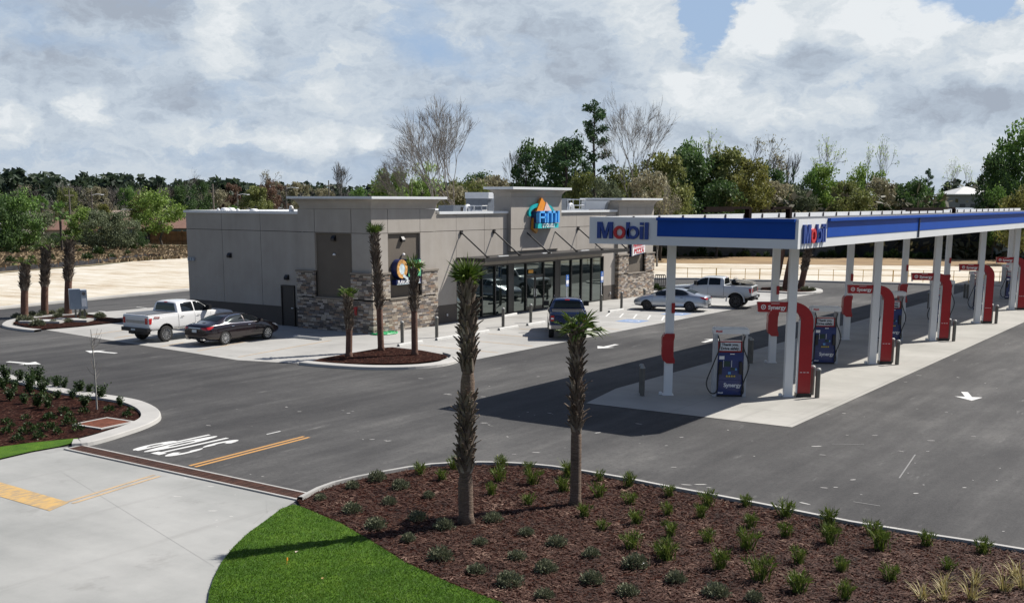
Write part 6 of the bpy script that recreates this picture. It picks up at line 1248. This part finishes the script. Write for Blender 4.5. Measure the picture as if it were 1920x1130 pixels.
# -- the tall trees behind the shop
def bigbare(px, pt, D, seed, label, lean, spread, dep=8, wid=.85):
    h = ztop(pt, D, px); r = t_bare(seed, h*.98, None, spread, dep, lean, h*.0115, upb=.12, minr=.0105); r.location = far(px, D, -.03); tag(r, label); mx = max(v[2] for v in r.children[0].bound_box); k = h/mx; r.scale = (k*wid, k*wid, k); return r
bigbare(822, 206, 118, 9, 'tall leafless tree leaning left behind the shop roof', (-.22, .16), .42)
bigbare(868, 190, 122, 12, 'tallest leafless tree of the pair behind the shop, broad fan crown', (0, 0), .45)
bigbare(1187, 165, 132, 31, 'tall upright leafless tree between the lone pine and the dark oaks', (0, 0), .40)
tree(1112, 196, 135, 'pine', 'tall lone pine with a small dark crown above the raised sign wall', 84)
for a in ((1060, 262, 132, 'pine2', 'broad dark pine behind the raised sign wall', 120), (1010, 262, 140, 'dark2', 'dark round-topped tree left of the lone pine', 100), (1068, 248, 138, 'dark', 'highest dark bushy crown left of the lone pine', 75), (985, 290, 138, 'pine2', 'lower dark tree at the left edge of the dark clump', 60), (735, 316, 150, 'bright', 'bright green round tree left of the leafless pair', 82), (722, 318, 170, 'mid', 'darker green tree behind the bright round one', 60),
          (790, 325, 152, 'bright2', 'loose light green tree behind the leaning leafless tree', 60), (800, 302, 165, 'pale2', 'pale hazy tree just left of the leafless pair', 60), (880, 332, 128, 'olive2', 'olive brown bushy tree behind the roof pipes', 85), (925, 328, 132, 'brown', 'greyish brown thicket tree left of the raised sign wall', 85), (850, 345, 126, 'brown2', 'brown twiggy tree low behind the leafless pair', 70),
          (968, 268, 160, 'bare2', 'small faint leafless tree left of the dark clump', 50), (905, 320, 190, 'dark2', 'distant dark tree between the leafless pair and the sign wall', 80), (1095, 320, 128, 'olive', 'olive tree just right of the raised sign wall', 70), (1135, 330, 126, 'grey', 'greyish green tree at the foot of the lone pine', 70), (1165, 305, 138, 'olive2', 'olive green tree left of the upright leafless tree', 75),
          (1215, 318, 124, 'brown2', 'grey twiggy tree behind the right shop pier', 90), (1240, 285, 134, 'olive', 'olive brown tree right of the upright leafless tree', 95), (1235, 335, 122, 'bareleaf2', 'pale branched leafless bush above the right pier', 60), (1300, 272, 150, 'dark', 'very dark broad oak above the canopy lettering', 100), (1285, 262, 165, 'mid', 'dark green tree top behind the broad oak', 85),
          (1340, 248, 172, 'bareleaf', 'pale budding tree top, left one above the dark oaks', 110), (1385, 255, 176, 'bareleaf2', 'pale twiggy tree top, right one above the dark oaks', 90), (1365, 278, 152, 'olive', 'olive green oak right of the broad dark oak', 105), (1400, 300, 148, 'yellow', 'yellowish olive tree bulging towards the canopy', 95), (1345, 335, 144, 'dark2', 'dark glossy low tree just above the canopy fascia', 100), (1270, 345, 142, 'olive2', 'low olive thicket above the white fascia panel', 70),
          (1445, 305, 165, 'dark', 'dark round tree right of the yellowish one', 60), (1470, 290, 185, 'bare2', 'faint leafless tree between dark round tree and spire', 40), (1455, 340, 152, 'brown', 'brownish low tree above the blue fascia corner', 75), (1485, 318, 170, 'pine', 'thin bare-stemmed spire standing alone above the canopy', 12), (1500, 345, 156, 'grey2', 'grey green low tree left of the bright one', 60), (1535, 262, 185, 'bareleaf', 'pale budding tall tree above the bright green tree', 88),
          (1548, 312, 160, 'bright', 'bright spring green tree right of the spire', 78), (1522, 315, 158, 'mid2', 'deeper green tree touching the bright one', 50), (1588, 340, 154, 'olive', 'olive tree between the bright tree and the airy green one', 60), (1637, 268, 175, 'bareleaf', 'airy pale green tall tree right of the bright tree', 82), (1625, 312, 168, 'bright2', 'loose light green tree under the airy tall one', 80), (1650, 335, 155, 'brown2', 'reddish brown tree low above the canopy', 75), (1610, 352, 150, 'olive2', 'low olive thicket over the middle of the canopy', 70),
          (1700, 335, 158, 'dark', 'dark broad tree left of the pale roofed house', 75), (1738, 325, 170, 'pine', 'narrow dark conifer left of the pale roofed house', 26), (1722, 345, 165, 'mid2', 'dark green tree behind the narrow conifer', 60), (1762, 356, 160, 'mid', 'green tree touching the left wall of the roofed house', 30), (1795, 308, 230, 'bareleaf', 'pale leafless tree behind the roofed house', 70), (1845, 312, 225, 'bareleaf2', 'pale budding tree right behind the roofed house', 60),
          (1905, 252, 158, 'mid', 'big dark green tree filling the upper right edge', 110), (1880, 300, 155, 'dark2', 'dark lower boughs of the tree left of the big right one', 80), (1868, 348, 150, 'mid2', 'green bush between the roofed house and the right edge', 50), (1915, 352, 140, 'yellow', 'yellow orange bush at the right edge behind the greenhouse', 70), (1950, 300, 165, 'dark', 'dark tree just beyond the right picture edge', 90)):
    tree(a[0], a[1], a[2], a[3], a[4], a[5], name=None)
# -- left side, near to far
for a in ((28, 354, 160, 'midbush', 'large dark green oak at the left picture edge', 92), (-10, 365, 158, 'darkbush', 'dark oak cut by the left picture edge', 90), (60, 388, 163, 'greybush', 'greyish green oak right of the large left one', 80), (105, 425, 168, 'dark2', 'dark low shrubby tree behind the tallest left palm', 40), (150, 384, 170, 'bright', 'yellow green tree right of the fan palm', 62), (188, 386, 161, 'greybush', 'dense grey green oak in front of the dark fence', 78), (222, 388, 162, 'greybush', 'right one of two grey green oaks before the dark fence', 70), (262, 425, 158, 'dark2', 'small dark bush before the brown roofed house', 22),
          (300, 352, 178, 'bright2', 'bright spring green tree left of the shop corner', 105), (272, 362, 185, 'olive', 'olive tree beside the bright spring green one', 60), (345, 345, 215, 'dark', 'dark evergreen, left one above the shop parapet', 46), (378, 342, 220, 'dark2', 'dark evergreen, right one beside the utility pole', 44), (440, 345, 230, 'red', 'red budding round tree above the left shop wall', 46), (478, 320, 240, 'bareleaf2', 'tall hazy grey tree right of the red budding one', 62), (515, 336, 225, 'red2', 'reddish brown twiggy tree left of the corner tower', 70), (480, 348, 215, 'olive', 'olive tree under the hazy grey one', 60),
          (555, 342, 230, 'brown', 'brown twiggy tree just left above the corner tower', 60), (585, 346, 250, 'bare', 'faint leafless tree above the corner tower, left', 50), (640, 304, 235, 'bare2', 'leafless tree standing over the corner tower roof', 44), (610, 352, 240, 'brown2', 'low brown tree behind the corner tower', 50), (680, 348, 240, 'mid2', 'dark green tree behind the corner tower, right', 60), (343, 320, 330, 'bare', 'faint leafless tree above the forest line', 42), (195, 380, 170, 'yellow', 'small yellow olive tree over the grey green oaks', 34), (125, 352, 235, 'olive2', 'olive green tree top behind the fan palm', 45), (180, 352, 240, 'brown', 'brown twiggy tree in front of the ridge, left', 50), (410, 355, 225, 'brown2', 'brown twiggy tree left of the red budding one', 50), (240, 350, 250, 'mid', 'dark green tree in front of the ridge', 42)):
    tree(a[0], a[1], a[2], a[3], a[4], a[5])
tree(110, 375, 158, 'fanpalm', 'fan palm rising over the brown roof at the left', 34, cat='palm'); tree(75, 366, 190, 'fanpalm', 'paler fan palm behind the large left oak', 30, cat='palm'); tree(437, 383, 175, 'fanpalm', 'dark fan palm peeping over the left shop parapet', 36, cat='palm'); tree(378, 388, 178, 'fanpalm', 'small fan palm beside the utility pole', 30, cat='palm')
for i, (px, pt, D) in enumerate(((5, 345, 250), (40, 352, 240), (70, 347, 260), (98, 350, 230), (140, 345, 270), (165, 352, 255), (205, 358, 240), (225, 350, 260), (258, 352, 250), (285, 345, 290), (310, 350, 300), (395, 350, 290), (420, 345, 310), (530, 345, 300), (570, 350, 280), (620, 350, 290), (660, 355, 280))):
    tree(px, pt, D, ('bare', 'bare2', 'bareleaf2')[i % 3], 'grey leafless tree in the band before the dark pine ridge', 44, 'grey leafless trees before the pine ridge')
# far pine ridge, one mass
mb = MB(); rg = random.Random(77); Vs = []; Fs = []
for i in range(620):
    px = rg.uniform(-150, 1250) if i < 520 else rg.uniform(1150, 2080); D = rg.uniform(420, 520); p = far(px, D); base = 338+max(0, px-150)*.035+rg.uniform(-9, 16) if px < 720 else 350+rg.uniform(-6, 12)
    h = ztop(min(base, 362), D, px); n_ = 60; wd = rg.uniform(3.5, 7.5)
    for k in range(n_):
        zz = h*rg.uniform(.25, 1.); rr = wd*(1.05-((zz/h)-.25)/.75*.75)*math.sqrt(rg.random()); a = rg.uniform(0, 6.28); q = Vector((p.x+rr*math.cos(a), p.y+rr*math.sin(a), zz)); u_ = Vector((rg.gauss(0, 1), rg.gauss(0, 1), rg.gauss(0, .6))).normalized(); v_ = u_.cross(Vector((rg.gauss(0, 1), rg.gauss(0, 1), rg.gauss(0, 1)))).normalized(); s1 = rg.uniform(.9, 2.); o = len(Vs)
        Vs += [q-u_*s1, q+v_*s1*.6, q+u_*s1, q-v_*s1*.6]; Fs.append((o, o+1, o+2, o+3))
mb.add(Vs, Fs); tag(mb.build('forest_ridge', LMAT['ridge'], recalc=False), 'dark pine forest along the horizon', 'forest', kind='stuff')
mb = MB(); Vs = []; Fs = []      # undergrowth filling the foot of the tree belts
for i in range(8200):
    if i < 2200: px = rg.uniform(-200, 720); D = rg.uniform(215, 340); hh = rg.uniform(.2, 4.5)
    else: px = rg.uniform(700, 2100); D = rg.uniform(150, 185); hh = rg.uniform(.2, 8.5)*rg.uniform(.5, 1)*(.3 if 1765 < px < 1850 else 1)
    p = far(px, D); u_ = Vector((rg.gauss(0, 1), rg.gauss(0, 1), rg.gauss(0, .6))).normalized(); v_ = u_.cross(Vector((rg.gauss(0, 1), rg.gauss(0, 1), rg.gauss(0, 1)))).normalized()
    for k in range(5): q = Vector((p.x+rg.gauss(0, 1.2), p.y+rg.gauss(0, 1.2), max(.2, hh+rg.gauss(0, .6)))); s1 = rg.uniform(.35, .8); o = len(Vs); Vs += [q-u_*s1, q+v_*s1*.6, q+u_*s1, q-v_*s1*.6]; Fs.append((o, o+1, o+2, o+3)); u_, v_ = v_, (u_+v_*.3).normalized()
mb.add(Vs, Fs); tag(mb.build('undergrowth', LMAT['under'], recalc=False), 'tangled olive undergrowth at the foot of the tree belts', 'undergrowth', kind='stuff')
mb = MB(); Vs = []; Fs = []      # dry weeds and palmetto on the scrub strip
for i in range(9000):
    px = rg.uniform(-100, 350); py = rg.uniform(463, 505-px*.06); p = g(px, py); a = rg.uniform(0, 3.14); h = rg.uniform(.08, .45); w_ = rg.uniform(.1, .3); o = len(Vs); c, s_ = math.cos(a)*w_, math.sin(a)*w_
    Vs += [(p.x-c, p.y-s_, 0), (p.x+c, p.y+s_, 0), (p.x+c*.6, p.y+s_*.6, h), (p.x-c*1.2, p.y-s_, h*.8)]; Fs.append((o, o+1, o+2, o+3))
mb.add(Vs, Fs); tag(mb.build('weeds', leaf_mat('weed', [(.10, .095, .04), (.21, .155, .09), (.29, .22, .14), (.38, .31, .22)], .9, .1, .15), recalc=False), 'dry brown weeds on the scrub strip at the left', 'weeds', kind='stuff')
for i, (x, y) in enumerate(((20, 495), (60, 488), (95, 490), (130, 482), (150, 475), (165, 490), (185, 480), (210, 487), (240, 480), (250, 470), (30, 478), (290, 468))): plant('low_bush', x, y, 'low green palmetto clump on the dry scrub strip', 'bush', 'low palmetto clumps on the scrub strip', rnd.uniform(.8, 1.5), i, 0)

# ------------------------------------------------------------------ fences, rails and houses
def wallrun(name, label, cat, a, b, h, m, board=.0, post=None, z=0, pitch=2.4, th=.05, pm=None):
    a = Vector(a[:2]); b = Vector(b[:2]); L_ = (b-a).length; rz = math.atan2(b.y-a.y, b.x-a.x); t = thing(name, label, cat, (a.x, a.y, z), rz); nb = max(1, int(L_/pitch))
    for k in range(nb):
        x0, x1 = L_*k/nb, L_*(k+1)/nb; mb = MB(); hh = h*(1+rnd.uniform(-.03, .03))
        if board:
            q = int((x1-x0)/board); vs = [mb.box(x0+(x1-x0)*j/q+.012, x0+(x1-x0)*(j+1)/q-.012, -th/2+.012*(j % 2), th/2+.012*(j % 2), 0, hh*(1+rnd.uniform(-.01, .01))) for j in range(q)]; mb.box(x0, x1, th/2+.02, th/2+.06, hh*.3, hh*.36); mb.box(x0, x1, th/2+.02, th/2+.06, hh*.8, hh*.86)
        else: mb.box(x0+.05, x1-.05, -th/2, th/2, 0, hh)
        mb.build('panel', m, t)
        if post: mb = MB(); mb.box(x0-post/2, x0+post/2, -post/2-.03, post/2+.03, 0, h+.08); mb.build('post', pm or m, t)
    return t
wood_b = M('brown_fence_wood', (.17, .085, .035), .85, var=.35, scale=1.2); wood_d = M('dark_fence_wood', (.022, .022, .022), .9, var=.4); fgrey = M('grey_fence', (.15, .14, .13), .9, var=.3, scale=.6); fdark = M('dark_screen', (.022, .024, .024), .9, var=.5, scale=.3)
wallrun('wooden_fence', 'brown wooden board fence left of the shop', 'fence', g(283, 458), g(372, 459), 2.1, wood_b, .14, .1)
wallrun('dark_fence', 'weathered black fence behind the grey green oaks', 'fence', g(120, 459), g(282, 457.5), 1.75, wood_d, .14, .1)
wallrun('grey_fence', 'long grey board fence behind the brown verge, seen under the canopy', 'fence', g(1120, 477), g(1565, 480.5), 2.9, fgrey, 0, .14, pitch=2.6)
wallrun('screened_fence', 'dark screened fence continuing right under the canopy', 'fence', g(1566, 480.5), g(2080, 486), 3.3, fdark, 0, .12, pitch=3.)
for i in range(52): x = 1180+i*17+rnd.uniform(-4, 4); plant('low_bush', x, 479+(x-1180)*.0085, 'small bush in the mulch strip along the long fence', 'bush', 'small bushes along the long fence', rnd.uniform(.7, 1.3), i, 0)
mb = MB(); strip(mb, g(1100, 478.2), g(2080, 487.2), 1.6, .03); struct(mb.build('mulch_bed', MATS['mulch']))
# silt fence at the top of the sand, left
sl_pts = [g(x, y) for x, y in ((-150, 524), (0, 509), (60, 505), (110, 501), (160, 496.5), (210, 491), (250, 486.5), (275, 484), (300, 483.5))]
t = thing('silt_fence', 'low black sagging silt fence along the top of the sand', 'silt fence', tuple(sl_pts[0])); o = sl_pts[0]; mb = MB()
cp = catmull([tuple(p) for p in sl_pts], 8)
for i in range(len(cp)-1):
    a, b = Vector(cp[i])-o, Vector(cp[i+1])-o; ha, hb = .45+.08*math.sin(i*1.3), .45+.08*math.sin((i+1)*1.3); wv = .06*math.sin(i*2.1)
    mb.quad((a.x, a.y, 0), (b.x, b.y, 0), (b.x, b.y-wv, hb), (a.x, a.y+wv, ha))
mb.build('fabric', M('silt_fabric', (.02, .021, .026), .7, var=.3), t)
for i in range(0, len(cp), 3): a = Vector(cp[i])-o; mb = MB(); mb.box(a.x-.03, a.x+.03, a.y+.01, a.y+.06, 0, .6); mb.build('stake', wood_b, t)
# yellow safety rail by the sand
yel = M('rail_yellow', (.62, .38, .06), .5, var=.1); a, b = g(1262, 522.5), g(1990, 532); L_ = (b-a).length; t = thing('safety_rail', 'yellow two-bar safety rail along the sand beyond the drive', 'railing', tuple(a), math.atan2(b.y-a.y, b.x-a.x)); nb = 26
for z in (.5, 1.0): mb = MB(); mb.tube([(0, 0, z), (L_, 0, z)], .02, 6); mb.build('rail', yel, t)
for k in range(nb+1): mb = MB(); mb.tube([(L_*k/nb, 0, -.02), (L_*k/nb, 0, 1.03)], .028 if k % 3 else .05, 6); mb.build('post', yel, t)
# black bike-rail and screen by the right pier
a, b = g(1228, 539), g(1247, 539.5); L_ = (b-a).length; t = thing('black_railing', 'short black upright railing just right of the stone pier', 'railing', tuple(a), math.atan2(b.y-a.y, b.x-a.x)); mb = MB(); mb.box(0, L_, -.03, .03, 1.0, 1.08); mb.box(0, L_, -.03, .03, .1, .16); mb.build('rail', black, t)
for k in range(6): mb = MB(); mb.box(L_*k/5-.03, L_*k/5+.03, -.028, .028, 0, 1.0); mb.build('baluster', black, t)
for i, (x, y) in enumerate(((1230, 543), (1238, 544), (1246, 545), (1256, 545))): plant('low_bush', x, y, ORD[i]+' small dark shrub from the left beside the short black railing', 'shrub', 'small shrubs by the black railing', .55, i, 0)
def house(name, label, px, py, wdt, dep, hw, hr, rz, wallm, roofm, hip=False, z=0, D=None):
    p = g(px, py) if D is None else far(px, D); t = thing(name, label, 'house', (p.x, p.y, z-.03), rz); mb = MB(); mb.box(-wdt/2, wdt/2, -dep/2, dep/2, 0, hw); w_ = mb.build('wall', wallm, t)
    mb = MB(); e = .5; r0 = (wdt/2-dep/2*.9) if hip else wdt/2+e
    vs = [(-wdt/2-e, -dep/2-e, hw), (wdt/2+e, -dep/2-e, hw), (wdt/2+e, dep/2+e, hw), (-wdt/2-e, dep/2+e, hw), (-r0, 0, hw+hr), (r0, 0, hw+hr), (-wdt/2-e, -dep/2-e, hw-.15), (wdt/2+e, -dep/2-e, hw-.15), (wdt/2+e, dep/2+e, hw-.15), (-wdt/2-e, dep/2+e, hw-.15)]
    mb.add(vs, [(0, 1, 5, 4), (1, 2, 5), (2, 3, 4, 5), (3, 0, 4), (6, 7, 1, 0), (7, 8, 2, 1), (8, 9, 3, 2), (9, 6, 0, 3), (9, 8, 7, 6)]); mb.build('roof', roofm, t)
    for x in (-wdt*.3, 0, wdt*.3):
        for s_ in (-1, 1): mb = MB(); mb.box(x-.5, x+.5, s_*dep/2-.03, s_*dep/2+.03, hw*.4, hw*.8); mb.build('window', M('house_glass', (.03, .04, .05), .15, var=0), w_)
    return t
rbrown = M('brown_shingles', (.17, .095, .07), .9, var=.2, scale=2); rgrey = M('grey_shingles', (.17, .16, .15), .9, var=.2, scale=2); rmetal = M('pale_metal_roof', (.60, .60, .57), .4, var=.1); wcream = M('cream_siding', (.40, .38, .33), .8, var=.1); wblue = M('blue_grey_siding', (.13, .19, .23), .8, var=.1); wblack = M('dark_siding', (.035, .035, .04), .8, var=.2); rpink = M('faded_shingles', (.27, .20, .17), .9, var=.2)
house('brown_roof_house', 'long brown roofed house under the fan palm', 95, 445, 15, 8, 1.9, 1.6, R(-58), wcream, rbrown, True, D=206)
house('gabled_house', 'brown roofed house with blue grey gable end behind the brown fence', 275, 450, 15, 7, 2.3, 1.6, R(-45), wblue, rbrown, D=197)
house('dark_shed', 'dark gabled shed against the shop corner', 332, 450, 8, 8, 2.4, 2.1, R(-58), wblack, wblack, D=206)
house('pink_roof_house', 'faded pinkish roofed house behind the grey green oaks', 248, 430, 14, 9, 2.8, 2., R(-50), wcream, rpink, D=230)
house('grey_roof_house', 'grey roofed house left of the bright spring green tree', 275, 430, 10, 8, 2.8, 2.3, R(-70), wcream, rgrey, D=230)
house('far_roof_house', 'low grey roof just above the left shop parapet', 355, 430, 26, 10, 3.1, 1.7, R(-60), wcream, rgrey, D=262); house('far_roof_house', 'dark grey hipped roof above the parapet right of the fan palm', 498, 430, 14, 10, 3.6, 1.9, R(-60), wcream, M('slate_roof', (.09, .09, .10), .8, var=.2), True, D=250)
house('white_house', 'white gabled house glimpsed at the left picture edge', 5, 430, 9, 8, 3., 2., R(-60), wcream, rgrey, D=200)
house('hip_roof_house', 'grey two-storey house with pale hipped metal roof at the right', 1808, 400, 6.5, 6.5, 8.3, 1.3, R(-50), M('grey_siding', (.20, .21, .21), .8, var=.1), rmetal, True, D=212)
house('blue_roof_house', 'low building with blue grey roof left of the hip roofed house', 1768, 400, 9, 7, 3.9, 2.2, R(-55), wcream, M('blue_roof', (.10, .15, .20), .6, var=.1), D=185); house('white_shed', 'white shed roof right of the hip roofed house', 1838, 400, 7, 5, 4.6, 1.3, R(-55), wcream, rmetal, D=172)
p = far(1908, 158); t = thing('hoop_greenhouse', 'white ribbed hoop greenhouse at the right picture edge', 'greenhouse', (p.x, p.y, 0), R(-65))
prof = [(3.2*math.cos(a), 2.6+2.9*math.sin(a)) for a in [i*PI/14 for i in range(15)]]; mb = MB(); mb.prism([(3.2, 0)]+prof+[(-3.2, 0)], 'y', -4, 4); mb.build('cover', M('poly_sheet', (.55, .60, .55), .5, var=.1), t)
for k in range(7):
    mb = MB(); mb.tube([(x*1.02, -4+k*1.33, z*1.01) for x, z in prof], .09, 5); mb.build('hoop', M('hoop_pale', (.45, .42, .40), .7, var=.1), t)
def pole(px, pb, pt, D, label, arm=True, lampy=False):
    p = far(px, D); h = ztop(pt, D, px); t = thing('utility_pole', label, 'pole', (p.x, p.y, -.03)); mb = MB(); mb.tube([(0, 0, 0), (0, 0, h)], [.16, .1], 7); mb.build('pole', M('pole_wood', (.16, .14, .12), .9, var=.2), t)
    if arm: mb = MB(); mb.box(-.9, .9, -.06, .06, h-1., h-.85); mb.build('crossarm', M('pole_wood'), t)
    if lampy: mb = MB(); mb.tube([(0, 0, h-.6), (.6, -.5, h-.4), (1.2, -1., h-.45)], .05, 5); mb.box(1.0, 1.6, -1.2, -.9, h-.55, h-.42); mb.build('lamp_head', pale, t)
pole(400, 0, 347, 150, 'leaning wooden pole beside the dark evergreens', False); pole(445, 0, 360, 190, 'small pole with pale lamp before the red budding tree', False, True); pole(537, 0, 348, 185, 'thin street light pole left of the corner tower', False, True); pole(617, 0, 340, 210, 'pole with crossarm left of the leafless tree over the tower', True); pole(130, 0, 358, 200, 'slim pole behind the fan palm', True); pole(172, 0, 361, 205, 'short pole with pale lamp at the left', False, True); pole(1240, 0, 0, 0, '') if False else None
